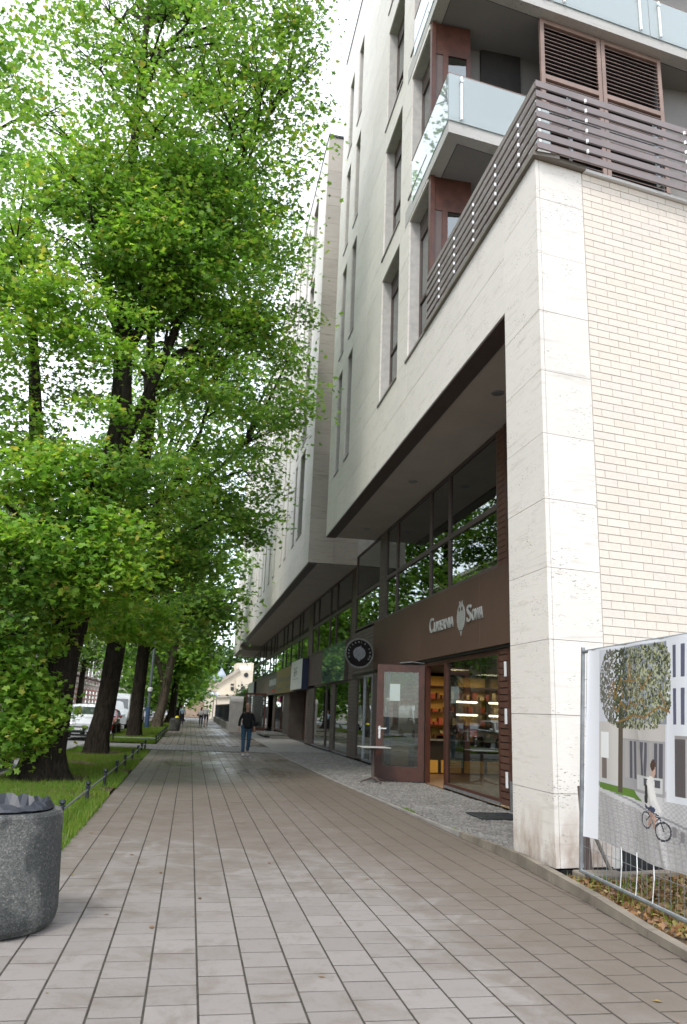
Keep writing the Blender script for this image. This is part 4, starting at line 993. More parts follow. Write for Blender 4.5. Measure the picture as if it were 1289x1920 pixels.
for j in range(nz+1):
    t = j/nz
    for i in range(nu+1):
        u = .20+1.22*BWID*i/nu; sag = BZ0 + .02*sin(u*3.1)*(1-t); z = sag + (BZ1-sag)*t
        w = -.03 - .012*sin(u*9+t*2) - .02*sin(u*3.3+1)*(1-t) - .018*math.exp(-((u-.16)/.05)**2) - .015*math.exp(-(((u-.9)-(1-t)*.9)/.05)**2)*(1-t)
        vv.append(fp(u, z, w))
for j in range(nz):
    for i in range(nu): a = j*(nu+1)+i; ff.append((a, a+1, a+nu+2, a+nu+1))
me.from_pydata(vv, [], ff); at_ = me.color_attributes.new('print', 'FLOAT_COLOR', 'CORNER')
cc = np.ones((len(ff), 4, 4), np.float32); cc[:, :, :3] = img.reshape(-1, 1, 3); at_.data.foreach_set('color', cc.ravel())
me.polygons.foreach_set('use_smooth', [True]*len(ff))
k = NM('printed_banner', .5, .4); a_ = k.n('ShaderNodeAttribute', attribute_name='print'); k.col(a_.outputs['Color']).bump(k.noise(140, 2, k.pos()), .1, .002); me.materials.append(k.m)
link('banner', me, None, label='printed banner of a street with tree and cyclist, tied to the site fence', cat='banner')
# timber prop and clutter at the foot of the wall
pr = thing('timber_prop', 'brown timber stake with a slanting strut behind the site fence post', 'prop')
b = MB(); b.hexa([(4.40,8.40,-.05),(4.47,8.40,-.05),(4.47,8.47,-.05),(4.40,8.47,-.05),(4.34,8.38,.95),(4.40,8.38,.95),(4.40,8.45,.95),(4.34,8.45,.95)]); b.build('stake', M['frame'], pr)
b = MB(); b.tube([(4.46,8.42,.55),(4.72,8.40,-.02)], .022, 6); b.build('strut', M['cap'], pr)
b = MB(); sbox(b, .05, .9, -.03, .0, -.12, .045); sbox(b, .9, 7, -.02, .012, -.15, .30); b.build('dark_gap_strip', M['black'], A)  # black boxes paint in the shaded gap at the foot of the wall
bl = thing('concrete_block', 'low mossy concrete block lying at the foot of the brick wall', 'block'); 
b = MB(); b.hexa([(4.75,8.30,-.12),(5.9,8.5,-.12),(5.9,8.68,-.12),(4.75,8.45,-.12),(4.75,8.30,.06),(5.9,8.5,.06),(5.9,8.68,.06),(4.75,8.45,.06)]); b.build('block_body', M['kerb'], bl)
b = MB(); b.poly([(3.6,3.5,.02),(12,3.5,.02),(12,9.4,-.06),(4.02,8.6,.0),(3.88,7,.02)]); b.build('planting_soil', M['soil'], **st)
# leaf litter and weeds
def litter(n, area, z, size, mat, label, cat, thick=.05):
    x = nr.uniform(area[0], area[1], n); y = nr.uniform(area[2], area[3], n); keep = x > np.array([kx(q) for q in y])+.09; x, y = x[keep], y[keep]; n = len(x)
    c = np.stack([x, y, z+nr.uniform(0, thick, n)], 1); a = nr.normal(size=(n,3)); a[:,2] *= .5; a /= np.linalg.norm(a,axis=1)[:,None]; b_ = nr.normal(size=(n,3)); b_ = np.cross(a, b_); b_ /= np.linalg.norm(b_,axis=1)[:,None]
    s = size*nr.uniform(.5,1.3,n)[:,None]; v = np.stack([c-a*s, c-b_*s*.55, c+a*s, c+b_*s*.55], 1)
    rawmesh('leaf_litter', v.reshape(-1,3), 4, mat, None, label, cat)
litter(4200, (3.9,5.6,5.0,8.3), .015, .035, M['litter'], 'brown dead leaves heaped between kerb and site fence', 'dead leaves')
blades('weeds', 700, (3.98,5.4,5.2,8.2,.02), .11, .006, M['grass'], None, label='thin green weeds growing through the dead leaves by the kerb', cat='weeds')
def kerbweeds(x, y): return np.abs(x-np.array([kx(q) for q in y])-.085) < .045*nr.random(len(x))+.01
blades('weeds', 9000, (3.5,4.15,8.9,15.5,.02), .05, .006, M['grass'], lambda x, y: kerbweeds(x,y) & (np.sin(y*2.3+.5)+np.sin(y*5.1) > .5), label='tufts of green weeds along the kerb edge of the cobbles', cat='weeds')

x = nr.uniform(-1.2, 3.6, 90); y = 3+26*nr.uniform(0, 1, 90)**1.5; a = nr.uniform(0, 2*pi, 90); s_ = nr.uniform(.012, .035, 90)
v = np.stack([np.stack([x+np.cos(a+q)*s_*r_, y+np.sin(a+q)*s_*r_, np.full(90, .006+.004*(i % 2))], 1) for i, (q, r_) in enumerate([(0,1),(1.6,.5),(3.1,1),(4.7,.55)])], 1)
rawmesh('fallen_leaves', v.reshape(-1,3), 4, M['litter'], None, 'small fallen leaves and scraps scattered over the paving slabs', 'fallen leaves')
# ------------------------------------------------------------------ trees
SHP = np.array([(0,-.5),(.30,-.42),(.20,-.16),(.52,.02),(.24,.14),(.0,.56),(-.24,.14),(-.52,.02),(-.20,-.16),(-.30,-.42)])
SHP4 = np.array([(0,-.5),(.36,0),(0,.5),(-.36,0)])
def leaves(name, centres, n_each, spread, size, mat, parent, shape=SHP, label=None):
    C = np.repeat(np.array(centres), n_each, 0); n = len(C)
    off = nr.normal(size=(n,3))*np.array(spread); C = C+off; C[:,2] -= .18*(off[:,0]**2+off[:,1]**2)
    up = nr.normal(size=(n,3))*.55; up[:,2] += 1.0; up[:,1] -= .25; up /= np.linalg.norm(up,axis=1)[:,None]
    r = nr.normal(size=(n,3)); a = np.cross(up, r); a /= np.linalg.norm(a,axis=1)[:,None]; b_ = np.cross(up, a)
    s = size*nr.uniform(.6,1.25,n)[:,None]
    k_ = len(shape); v = np.zeros((n,k_,3))
    for i, (p, q) in enumerate(shape):
        v[:,i] = C + a*s*p + b_*s*q - up*s*(.35*abs(p))
    return rawmesh(name, v.reshape(-1,3), k_, mat, parent)
def ell(e, n, shell=.35):
    x,y,z,rx,ry,rz = e; d = nr.normal(size=(n,3)); d /= np.linalg.norm(d,axis=1)[:,None]; r = nr.uniform(shell**3,1,n)**(1/3)
    return np.array([x,y,z]) + d*r[:,None]*np.array([rx,ry,rz])
def tree(lab, trunk, rad, ells, n_each, spread, size, bark='bark', leaf='leaf', shape=SHP, forks=(), nbranch=60, seed=0, grp=None, flare=1.7):
    o = thing('street_tree', lab, 'tree', tuple(trunk[0]), group=grp)
    base = Vector(trunk[0]); rr = random.Random(seed)
    L = lambda p: Vector(p)-base
    tp = [L(p) for p in trunk]
    b = MB(); pts = []; rs = []
    for i, (p, q) in enumerate(zip(tp, tp[1:])):
        for s in range(6): pts.append(p.lerp(q, s/6)); rs.append(rad[i]+(rad[i+1]-rad[i])*s/6)
    pts.append(tp[-1]); rs.append(rad[-1])
    pts = [pts[0]-Vector((0,0,.15)), pts[0]+Vector((0,0,.05)), pts[0]+Vector((0,0,.25)), pts[0]+Vector((0,0,.6))] + [p for p in pts[1:] if p.z > .9]
    rs = [rad[0]*flare*1.1, rad[0]*flare, rad[0]*(1+(flare-1)*.45), rad[0]*1.08] + rs[-(len(pts)-4):]
    n = 18; a0 = len(b.v); b.tube(pts, rs, n)
    for i in range(len(pts)):      # buttress and bark irregularity
        for k_ in range(n):
            v = Vector(b.v[a0+i*n+k_]); c = pts[i]; d = v-c; f = 1+(.20 if i < 3 else .06)*sin(k_*2*pi/n*5+seed+i*.25)+rr.uniform(-.03,.03); b.v[a0+i*n+k_] = tuple(c+d*f)
    b.build('trunk', M[bark], o, smooth=True)
    for fk, fr in forks:
        q = MB(); P = [L(p) for p in fk]; q.tube(P, fr, 10); q.build('limb', M[bark], o, smooth=True)
    allc = [ell(e[:6], e[6], e[7] if len(e) > 7 else .35) for e in ells]; cen = np.concatenate(allc)
    pool = tp + [L(p) for fk, _ in forks for p in fk[1:]]
    br = MB(); idx = nr.choice(len(cen), min(nbranch, len(cen)), replace=False)
    def along(z):   # trunk point at height
        for p, q in zip(tp, tp[1:]):
            if p.z <= z <= q.z: return p.lerp(q, (z-p.z)/(q.z-p.z+1e-6))
        return tp[-1] if z > tp[-1].z else tp[0]
    for i in idx:
        c = L(cen[i]); h = Vector((c.x, c.y, 0)).length; zs = max(1.2, min(tp[-1].z*.97, c.z - h*rr.uniform(.35,.8)-.3)); s = along(zs)
        best = min([s]+[p for p in pool if p.z < c.z+.2 and p.z > 1.2], key=lambda p: (p-c).length*(1.0 if p is not s else .8)); s = best
        m1 = s.lerp(c, .35)+Vector((rr.uniform(-.25,.25), rr.uniform(-.25,.25), .12*(c-s).length*rr.uniform(.2,1))); m2 = s.lerp(c, .7)+Vector((rr.uniform(-.3,.3), rr.uniform(-.3,.3), .10*(c-s).length))
        r0 = min(.11, .022+.016*(c-s).length); br.tube([s, m1, m2, c], [r0, r0*.7, r0*.4, .010], 5, False)
        for _ in range(3):
            e_ = c+Vector((rr.gauss(0,.7), rr.gauss(0,.7), rr.gauss(.1,.35))); br.tube([m2, m2.lerp(e_,.5)+Vector((0,0,.1)), e_], [r0*.35, .012, .005], 4, False)
    br.build('branches', M[bark], o, smooth=True, kind='stuff')
    lv = leaves('crown', cen-np.array(base), n_each, spread, size, M[leaf], o, shape)
    return o
t1 = tree('nearest large maple with dense leafy shoots round its flared trunk', [(-2.98,18.35,0),(-2.88,18.3,2.65),(-2.3,18.3,6.6),(-2.25,18.3,8.4),(-2.45,18.4,11),(-2.75,18.5,15),(-2.9,18.6,24)], [.40,.36,.29,.25,.20,.12,.05],
     [(-2.6,18.3,22.6,4.4,3.5,3.6,95,.1), (.1,18.4,21.6,2.4,2.4,3.2,42,.1), (-2.4,18.2,16.5,4.0,3.5,4.6,115), (-.5,18.3,17.5,2.9,2.6,3.8,85), (-.4,18.5,12.4,2.7,2.4,2.6,80), (-1.4,18.3,14,2.6,2.2,1.8,40), (-4.4,18,11.5,2.4,2.6,3.4,52), (-2.6,17.2,12.4,2.6,1.6,1.8,46), (.4,18.6,9.3,2.2,2.2,1.6,28), (-2.4,17.4,6.7,2.6,1.8,.9,26), (-4.6,17.5,6.0,1.7,1.8,2.0,40), (-2.8,16.4,4.7,1.5,1.0,1.0,22,.1), (-4.3,16.8,3.8,1.3,1.2,1.7,44,.1)],
     92, (.37,.37,.12), .135, forks=[([(-2.85,18.3,2.9),(-3.5,18.3,5.2),(-4.1,18.3,7.6),(-4.6,18.3,10.7)], [.24,.2,.17,.1]), ([(-2.3,18.3,7),(-1.4,18.3,10),(-.5,18.3,13.5),(.2,18.3,16.5)],[.13,.11,.08,.03]), ([(-2.3,18.3,10),(-1.2,18.3,13),(-.1,18.4,15),(.8,18.4,18)],[.11,.09,.06,.03])], nbranch=120, seed=1, flare=1.5)
leaves('low_shoots', np.concatenate([ell((-3.6,17.3,2.1,1.05,.6,1.7), 56, .1), ell((-3.45,17.3,1.25,.7,.45,.75), 22, .1)])-np.array(t1.location), 66, (.24,.22,.14), .14, M['leaf_bright'], t1)
sp_ = ell((-2.5,18.0,10.8,3.3,2.3,6.2), 300, .55); sp_ = sp_[sp_[:,1] < 18.1]
sp2 = ell((-.3,18.3,14.5,2.9,2.2,5.0), 90, .6); sp2 = sp2[sp2[:,1] < 18.4]
leaves('outer_sprays', np.concatenate([sp_, sp2])-np.array(t1.location), 66, (.34,.28,.08), .13, M['leaf_bright'], t1)  # brighter leaf colour paints in the lit front of the crown
leaves('hanging_sprays', np.concatenate([ell((-1.7,20.4,3.75,1.3,1.0,.55), 26, .1), ell((-2.3,16.6,3.9,1.0,.8,.6), 16, .1)])-np.array(t1.location), 60, (.26,.26,.10), .15, M['leaf_bright'], t1)
leaves('bright_sprays', np.concatenate([ell((-3.0,15.8,4.9,1.8,.9,.9), 24, .1), ell((-1.7,16.2,4.4,.9,.8,.6), 10, .1), ell((-3.4,15.9,6.3,1.0,.8,.5), 16, .1), ell((-1.6,16.6,12.2,1.4,.8,1.2), 20, .1), ell((-3.4,16.4,9.9,1.5,.8,1.1), 22, .1)])-np.array(t1.location), 80, (.36,.36,.13), .14, M['leaf_bright'], t1)  # brighter leaf colour stands in for light from above on these sprays
tree('second maple along the verge with a leaning dark trunk, opposite the bakery', [(-2.88,27.4,0),(-2.74,27.4,1.8),(-2.66,27.4,3.4),(-2.48,27.4,7.4),(-2.36,27.4,11.9),(-2.6,27.4,14.7),(-3,27.4,20)], [.33,.32,.31,.29,.25,.17,.08],
     [(-2.2,27.5,17,4.6,3.6,6.5,120), (.8,27.4,14.2,2.8,2.6,2.6,66), (1.3,27.4,10.4,2.1,2.2,2.2,44), (-.4,27.2,8.6,2.0,2.2,1.8,34), (-3.9,27,8.4,2.4,2.4,2.6,50), (-1.4,26.4,6.4,2.0,1.6,1.1,50), (-3.2,26.6,5.2,1.8,1.4,1.2,44), (1.9,27.4,8.0,.8,1.0,.6,8), (.0,27.0,19.5,3.2,2.6,4.0,90)],
     66, (.44,.44,.15), .17, forks=[([(-2.5,27.4,6.8),(-1.6,27.4,8.8),(-.9,27.4,10),(-.5,27.4,11.4)],[.2,.17,.14,.09]), ([(-1.6,27.4,8.8),(-.2,27.4,9.6),(1.2,27.4,11.2)],[.1,.08,.04])], nbranch=90, seed=2, shape=SHP, flare=1.2)
t2_ = bpy.data.objects['street_tree.001']; sp_ = ell((-1.2,27.0,12.0,4.0,2.6,7.5), 170, .6); sp_ = sp_[sp_[:,1] < 27]
leaves('outer_sprays', sp_-np.array(t2_.location), 56, (.5,.4,.13), .16, M['leaf_bright'], t2_)
tree('third street tree past the pale setts with upright dark trunk', [(-2.78,43.5,0),(-2.8,43.5,2.2),(-2.72,43.5,5),(-2.7,43.5,8),(-2.6,43.5,15)], [.34,.33,.32,.28,.12],
     [(-2.4,43.5,15.5,4.8,4,6.5,130), (.3,43.5,11,2.6,3,3.4,60), (-2.0,43,7.0,3.4,3,1.8,56), (.9,43.4,7.4,1.6,2,1.2,18)], 42, (.7,.7,.3), .36, leaf='leaf', shape=SHP4, nbranch=50, seed=3, flare=1.15)
tree('fourth street tree with a pale bare trunk leaning towards the pavement', [(-2.35,62,0),(-2.1,62,1.8),(-1.75,62,4.9),(-1.38,62,7.1),(-1.0,62,12)], [.38,.35,.30,.27,.12],
     [(-1.5,62,12.5,4.6,4,5,110), (.4,62,8.6,2.6,3,2.4,46), (-4,62,7,2.4,3,3,36)], 40, (.8,.8,.35), .42, bark='bark2', leaf='leaf_far', shape=SHP4, nbranch=40, seed=4, flare=1.15,
     forks=[([(-2.0,62,2.6),(-2.6,62,4.6),(-3.4,62,7)],[.22,.17,.1])])
for i, (x, y, lab, low, wd_, mt) in enumerate([(-1.7, 78, 'fifth street tree with low spreading crown further up the verge', 4.2, 3.4, 'leaf_far'), (-1.2, 92, 'sixth street tree with foliage hanging almost to the ground', 2.2, 2.7, 'leaf_far'), (-2.4, 106, 'last street tree before the cream palace across the end', 1.8, 3.4, 'leaf_dark')]):
    tree(lab, [(x,y,0),(x+.1,y,3),(x+.3,y,8)], [.4,.32,.12], [(x+.3,y,low+3.2,wd_,4,3.2,90), (x,y,low+8,wd_*.9,4,4.5,80), (x-3,y,5,3,4,4,40)], 34, (.9,.9,.5), .6, leaf=mt, shape=SHP4, nbranch=20, seed=10+i)
tree('tall tree over the road, only its browner upper crown showing top left', [(-9.2,24,0),(-9,24,6),(-8.6,24,14),(-8.4,24,22)], [.4,.33,.22,.06],
     [(-8.6,24,20.5,2.6,3,4.2,90), (-7.4,24,14.5,2.0,3,2.4,46), (-8.2,24,10,2.4,3,2.4,44)], 50, (.5,.5,.22), .2, leaf='leaf', nbranch=50, seed=21)
for i, (x, y) in enumerate([(-2.9, 9.5-14), (-11.8, 47), (-12, 66), (-11.9, 90)]):
    if i == 0: continue
    tree(['', 'tree on the opposite pavement behind the white hatchback', 'tree on the opposite pavement behind the white van', 'furthest tree on the opposite pavement'][i], [(x,y,0),(x,y,4),(x+.2,y,11)], [.35,.3,.1], [(x,y,10,3.4,4,4.6,90),(x+1,y,6.5,2.6,3,2,26)], 34, (.7,.7,.35), .38, leaf='leaf', shape=SHP4, nbranch=30, seed=30+i)

# ------------------------------------------------------------------ vehicles
def car(name, lab, cat, loc, rz, mat, kind='hatch', grp='vehicles parked along the street'):
    o = thing(name, lab, cat, loc, rz, grp)     # front faces -Y in local space
    if kind == 'van':
        Lh, W, prof = 2.75, 1.0, [(-2.75,.45),(-2.70,.95),(-2.35,1.18),(-1.75,1.35),(-1.15,2.15),(-.75,2.42),(2.6,2.48),(2.75,2.35),(2.75,.4)]
        belt = 1.30; glz = [(-1.70,1.38),(-1.18,2.10)]; wr = .36; wy_ = (-1.85, 1.75)
    elif kind == 'suv':
        W, prof = .93, [(-2.2,.42),(-2.2,.80),(-1.9,1.02),(-1.05,1.12),(-.45,1.56),(.2,1.66),(1.6,1.62),(2.15,1.15),(2.2,.45)]
        glz = [(-1.02,1.13),(-.46,1.56)]; wr = .36; wy_ = (-1.4, 1.4); belt = 1.05
    else:
        W, prof = .90, [(-2.1,.36),(-2.1,.70),(-1.85,.88),(-1.0,1.0),(-.30,1.40),(.4,1.48),(1.5,1.40),(2.0,.98),(2.1,.40)]
        glz = [(-.97,1.01),(-.31,1.40)]; wr = .33; wy_ = (-1.32, 1.32); belt = .94
    b = MB(); ns = 9
    def half(z, y):
        w = W
        if z > belt: w = W*(1-.20*(z-belt)/(.6 if kind != 'van' else 3.2))
        if abs(y) > 1.7 and kind != 'van': w *= 1-.12*((abs(y)-1.7)/.45)
        if z < .5: w *= .96
        return w
    full = [(p[0], p[1]) for p in prof]; n = len(full); sec = [-1,-.93,-.75,-.3,.3,.75,.93,1]
    for s in sec:
        for (y, z) in full:
            hw = half(z, y); cur = (1-abs(s)**3); dz = -.06*(abs(s)**4) if z > .6 else 0; dy = .10*(abs(s)**3)*(1 if y < 0 else -1) if abs(y) > 1.6 else 0
            b.v.append((s*hw, y+dy, z+dz))
    for i in range(len(sec)-1):
        for k_ in range(n-1): a = i*n+k_; b.f.append((a, a+1, a+n+1, a+n)); b.mi.append(0)
    for i in (0, len(sec)-1):
        f = tuple(i*n+k_ for k_ in range(n)); b.f.append(f if i else tuple(reversed(f))); b.mi.append(0)
    bo = b.build('body', mat, o); bevel(bo, .04, 3)
    gm_ = paint('windscreen_glass', (.05,.065,.07), .05, coat=1.0)
    (ya, za), (yb, zb) = glz
    b = MB(); wa, wb = half(za, ya)*.90, half(zb, yb)*.88; N = Vector((0, -(zb-za), (yb-ya))).normalized()*.015
    b.poly([(-wa,ya+.07+N.y,za+.05+N.z),(wa,ya+.07+N.y,za+.05+N.z),(wb,yb-.03+N.y,zb-.04+N.z),(-wb,yb-.03+N.y,zb-.04+N.z)]); b.build('windscreen', gm_, o)
    for s in (-1, 1):
        b = MB(); x0, x1 = s*(half(belt+.05,0)+.004), s*(half(prof[5][1]-.12,0)+.006); zt = prof[5][1]-.13
        if kind == 'van': b.poly([(x0,-1.35,1.32),(x0,-.35,1.32),(x1,-.35,1.95),(x1,-.95,1.95)])
        else: b.poly([(x0,ya+.45,belt+.08),(x0,1.55,belt+.08),(x1,1.15,zt),(x1,yb+.3,zt)])
        b.build('side_window', gm_, o)
        b = MB(); hx_ = s*W*.70; zl = .72 if kind != 'van' else .98; yf = prof[1][0]
        b.hexa([(hx_-.17,yf-.012,zl-.09),(hx_+.13,yf+.05,zl-.05),(hx_+.13,yf+.25,zl-.05),(hx_-.17,yf+.25,zl-.09),(hx_-.17,yf-.0,zl+.04),(hx_+.13,yf+.06,zl+.09),(hx_+.13,yf+.3,zl+.09),(hx_-.17,yf+.3,zl+.04)]); b.build('headlight', paint('headlight', (.55,.58,.6), .1), o)
        b = MB(); b.lathe([(0,-.05),(.07,-.05),(.10,0),(.07,.06),(0,.07)], (s*(W+.10), glz[0][0]+.35, belt+.10), 8); b.build('wing_mirror', mat, o)
        for y in wy_:
            w_ = MB(); n2 = 20
            for q0, q1, r0, r1 in ((.0,.0,wr*.0,wr*.96),(.0,.05,wr*.96,wr),(.05,.2,wr,wr)):
                for k_ in range(n2):
                    t, t2 = 2*pi*k_/n2, 2*pi*(k_+1)/n2; xo = s*(W+.012)
                    w_.poly([(xo-s*q0, y+r0*cos(t), wr+r0*sin(t)), (xo-s*q0, y+r0*cos(t2), wr+r0*sin(t2)), (xo-s*q1, y+r1*cos(t2), wr+r1*sin(t2)), (xo-s*q1, y+r1*cos(t), wr+r1*sin(t))])
            wo_ = w_.build('wheel', M['rubber'], o)
            r_ = MB(); r_.poly([(s*(W+.018), y+wr*.62*cos(2*pi*k_/16), wr+wr*.62*sin(2*pi*k_/16)) for k_ in range(16)]); r_.build('rim', M['galv'], wo_)
    yf = prof[1][0]; zg = .58 if kind != 'van' else .80
    b = MB(); b.hexa([(-.30,yf-.02,zg-.22),(.30,yf-.02,zg-.22),(.30,yf+.2,zg-.22),(-.30,yf+.2,zg-.22),(-.52,yf-.02,zg+.07),(.52,yf-.02,zg+.07),(.52,yf+.2,zg+.07),(-.52,yf+.2,zg+.07)]); b.build('grille', M['black'], o)
    b = MB(); b.box(-.26,.26,yf-.045,yf-.03,zg-.10,zg+.01); b.build('number_plate', M['white'], o)
    b = MB(); b.box(-W*.75,W*.75,yf-.005,yf+.3,.22,.30); b.build('lower_bumper', M['black'], o)
    return o
cars_w = paint('white_car_paint', (.74,.76,.80)); cars_r = paint('red_car_paint', (.25,.02,.025)); cars_d = paint('dark_car_paint', (.02,.022,.03)); 
car('parked_car', 'white hatchback parked nose-on between the first two trunks', 'car', (-5.1,38.9+2.1,-.10), 0, cars_w, 'suv')
car('parked_car', 'red car parked behind the second tree trunk', 'car', (-4.72,45.9,-.10), 0, cars_r, 'hatch')
car('parked_van', 'tall white delivery van parked behind the red car', 'van', (-5.0,56.8,-.10), 0, paint('white_van_paint', (.72,.75,.79)), 'van')
car('parked_van', 'second white van parked far up the street past the lamp post', 'van', (-5.0,72,-.10), 0, paint('far_van_paint', (.68,.71,.76)), 'van')
car('parked_car', 'black car half hidden behind the nearest tree trunk', 'car', (-5.35,28.2,-.10), 0, cars_d, 'suv')
car('parked_car', 'silver car parked behind the foliage at the left edge', 'car', (-5.4,21.2,-.10), 0, paint('silver_car_paint', (.32,.34,.36)), 'hatch')

# ------------------------------------------------------------------ people
def skin(name, chains, mat, parent, root=0):
    verts = []; edges = []; rad = []; key = {}
    def add(p, r):
        k_ = tuple(round(v, 4) for v in p)
        if k_ not in key: key[k_] = len(verts); verts.append(p); rad.append(r)
        return key[k_]
    for ch in chains:
        prev = None
        for p, r in ch:
            i = add(p, r)
            if prev is not None: edges.append((prev, i))
            prev = i
    me = bpy.data.meshes.new(name); me.from_pydata(verts, edges, []); me.materials.append(mat)
    o = link(name, me, parent); sk = o.modifiers.new('skin', 'SKIN'); sk.use_smooth_shade = True
    for i, sv in enumerate(me.skin_vertices[0].data):
        r = rad[i]; sv.radius = (r, r) if not isinstance(r, tuple) else r; sv.use_root = (i == root)
    s = o.modifiers.new('sub', 'SUBSURF'); s.levels = 2; s.render_levels = 2; return o
def person(lab, loc, rz, sc, top, bottom, hair, skinc, stride=.18, shorts=False, bag=None, longhair=False, poncho=False, shoes=(.6,.6,.6)):
    o = thing('person', lab, 'person', loc, rz); o.scale = (sc,)*3       # faces -Y
    mk = lambda n, c: plain(n, c, .8, scale=12)
    sm = plain('skin_tone', skinc, .55, var=.05); tm, bm2 = mk('cloth_top', top), mk('cloth_bottom', bottom)
    pel = (0,0,.95); ch = (0,.0,1.22); nk = (0,.0,1.44)
    LA = [(-.19,0,1.40),(-.25,.03,1.13),(-.27,-.06,.90)]; RA = [(.19,0,1.40),(.25,-.02,1.13),(.24,-.12,.90)]
    LL = [(-.10,0,.92),(-.11,-stride*.55,.50),(-.10,-stride*.8,.09)]; RL_ = [(.10,0,.92),(.10,stride*.25,.50),(.10,stride*1.2,.13)]
    LA[0], RA[0] = (-.165,0,1.385), (.165,0,1.385)
    body = [[(pel,.11),(ch,.12),(nk,.055),((0,-.01,1.53),.05),((0,-.01,1.60),.085),((0,-.005,1.68),.09),((0,0,1.755),.05)],
            [(pel,.11),(LL[0],.09),(LL[1],.058),(LL[2],.038),((-.10,-stride*.8-.14,.04),.036)], [(pel,.11),(RL_[0],.09),(RL_[1],.058),(RL_[2],.038),((.10,stride*1.2-.13,.05),.036)],
            [(ch,.12),(LA[0],.052),(LA[1],.038),(LA[2],.028),((-.27,-.08,.81),.030)], [(ch,.12),(RA[0],.052),(RA[1],.038),(RA[2],.028),((.24,-.14,.81),.030)]]
    skin('body', body, sm, o)
    f = 1.28
    skin('top', [[((.03 if poncho else 0,0,.84 if poncho else .92),.23 if poncho else .135),(ch,.15 if poncho else .135),((0,0,1.38),.10),((0,0,1.46),.065)],
                 [(ch,.135),((-.16,0,1.385),.062),(LA[1],.048),((-.268,-.04,.95) if not shorts else (-.255,.0,1.08),.045)], [(ch,.135),((.16,0,1.385),.062),(RA[1],.048),((.242,-.1,.95) if not shorts else (.246,-.04,1.08),.045)]], tm, o)
    e = .55 if shorts else 1.0
    end = lambda P: tuple(P[1][i]+(P[2][i]-P[1][i])*(0.95) for i in range(3)) if not shorts else tuple(P[0][i]+(P[1][i]-P[0][i])*.92 for i in range(3))
    def leg(P): return [((0,0,.97),.125),(P[0],.105)] + ([(P[1],.074),(end(P),.056)] if not shorts else [(end(P),.09)])
    skin('trousers' if not shorts else 'shorts', [leg(LL), leg(RL_)], bm2, o)
    for P, dy in ((LL, -stride*.8), (RL_, stride*1.2)):
        skin('shoe', [[((P[2][0],dy+.04,.055),.05),((P[2][0],dy-.08,.045),.048),((P[2][0],dy-.17,.035),.035)]], mk('shoe', shoes), o)
    hm = mk('hair', hair)
    hc = [[((0,.035,1.72),.095),((0,.05,1.64),.085)]] if not longhair else [[((0,.035,1.72),.095),((0,.06,1.62),.088),((.05,.06,1.48),.06),((.06,.03,1.36),.04)]]
    skin('hair', hc, hm, o)
    b = MB(); b.lathe([(0,.012),(.011,.008),(.013,0),(.0,-.012)], (-.03,-.088,1.66), 6); b.lathe([(0,.012),(.011,.008),(.013,0),(.0,-.012)], (.03,-.088,1.66), 6); b.build('eyes', M['black'], o)
    b = MB(); b.poly([(-.012,-.088,1.62),(.012,-.088,1.62),(0,-.112,1.615)]); b.poly([(0,-.112,1.615),(.012,-.088,1.62),(0,-.09,1.66)]); b.poly([(0,-.112,1.615),(0,-.09,1.66),(-.012,-.088,1.62)]); b.build('nose', sm, o)
    b = MB(); b.box(-.026,.026,-.091,-.086,1.578,1.588); b.build('mouth', plain('lips', (.3,.1,.08)), o)
    if bag: skin('shoulder_bag', [[(bag[0],bag[1]),(bag[2],bag[3])]], mk('bag', bag[4]), o)
    return o
person('walking woman in a loose black top and blue jeans carrying a black bag', (2.07,28.9,0), .10, 1.06, (.006,.006,.008), (.035,.085,.15), (.09,.05,.025), (.42,.25,.18), stride=.14, longhair=True, poncho=True, bag=((.30,.02,1.15),.09,(.33,.02,.98),.13,(.006,.006,.007)), shoes=(.5,.5,.52))
person('man in a light blue shirt and black trousers walking away by the far bin', (-.62,71.5,0), pi, 1.0, (.25,.34,.44), (.012,.012,.018), (.12,.1,.09), (.4,.25,.18), stride=.08, shoes=(.02,.02,.02))
person('woman in a white top with a dark shoulder bag walking away in a couple', (1.02,70.5,0), pi+.1, .94, (.85,.84,.90), (.02,.02,.045), (.02,.015,.015), (.4,.25,.18), stride=.06, longhair=True, bag=((.30,.0,1.1),.07,(.33,.02,.9),.10,(.02,.018,.035)), shoes=(.1,.1,.1))
person('man in a white shirt and navy shorts walking away beside the woman', (1.46,70.2,0), pi-.1, 1.03, (.88,.87,.90), (.02,.035,.12), (.05,.04,.035), (.45,.28,.2), stride=.13, shorts=True, shoes=(.15,.08,.07))

# ------------------------------------------------------------------ end of the street
pw = thing('garden_wall', 'low stone wall with rounded pillar and iron railings past the shops', 'wall')
b = MB(); b.box(2.78, 3.66, 56.4, 57.2, 0, 2.15); b.tube([(2.75,56.8,2.05),(3.69,56.8,2.05)], .42, 14); b.build('pillar', plain('grey_stone', (.36,.345,.33), .85, scale=3), pw)
b = MB(); b.box(2.95, 3.25, 57.2, 100, 0, .55); b.build('low_wall', M['kerb_far'], pw)
b = MB()
for i in range(170): y = 57.4+i*.25; b.tube([(3.1,y,.55),(3.1,y,1.95)], .022, 4, False)
b.tube([(3.1,57.2,1.85),(3.1,100,1.85)], .03, 4); b.tube([(3.1,57.2,.65),(3.1,100,.65)], .03, 4); b.build('railings', M['iron'], pw, kind='stuff')
bs = thing('garden_bush', 'dark green bush showing over the railings behind the pillar', 'bush', (5.8, 83, 0))
leaves('foliage', ell((0,0,2.3,1.0,2.0,1.3), 40, .2), 50, (.5,.5,.4), .38, M['leaf_dark'], bs, SHP4)
b = MB(); b.tube([(0,0,0),(0,0,2.2)], [.12,.06], 6); b.build('stem', M['bark'], bs)
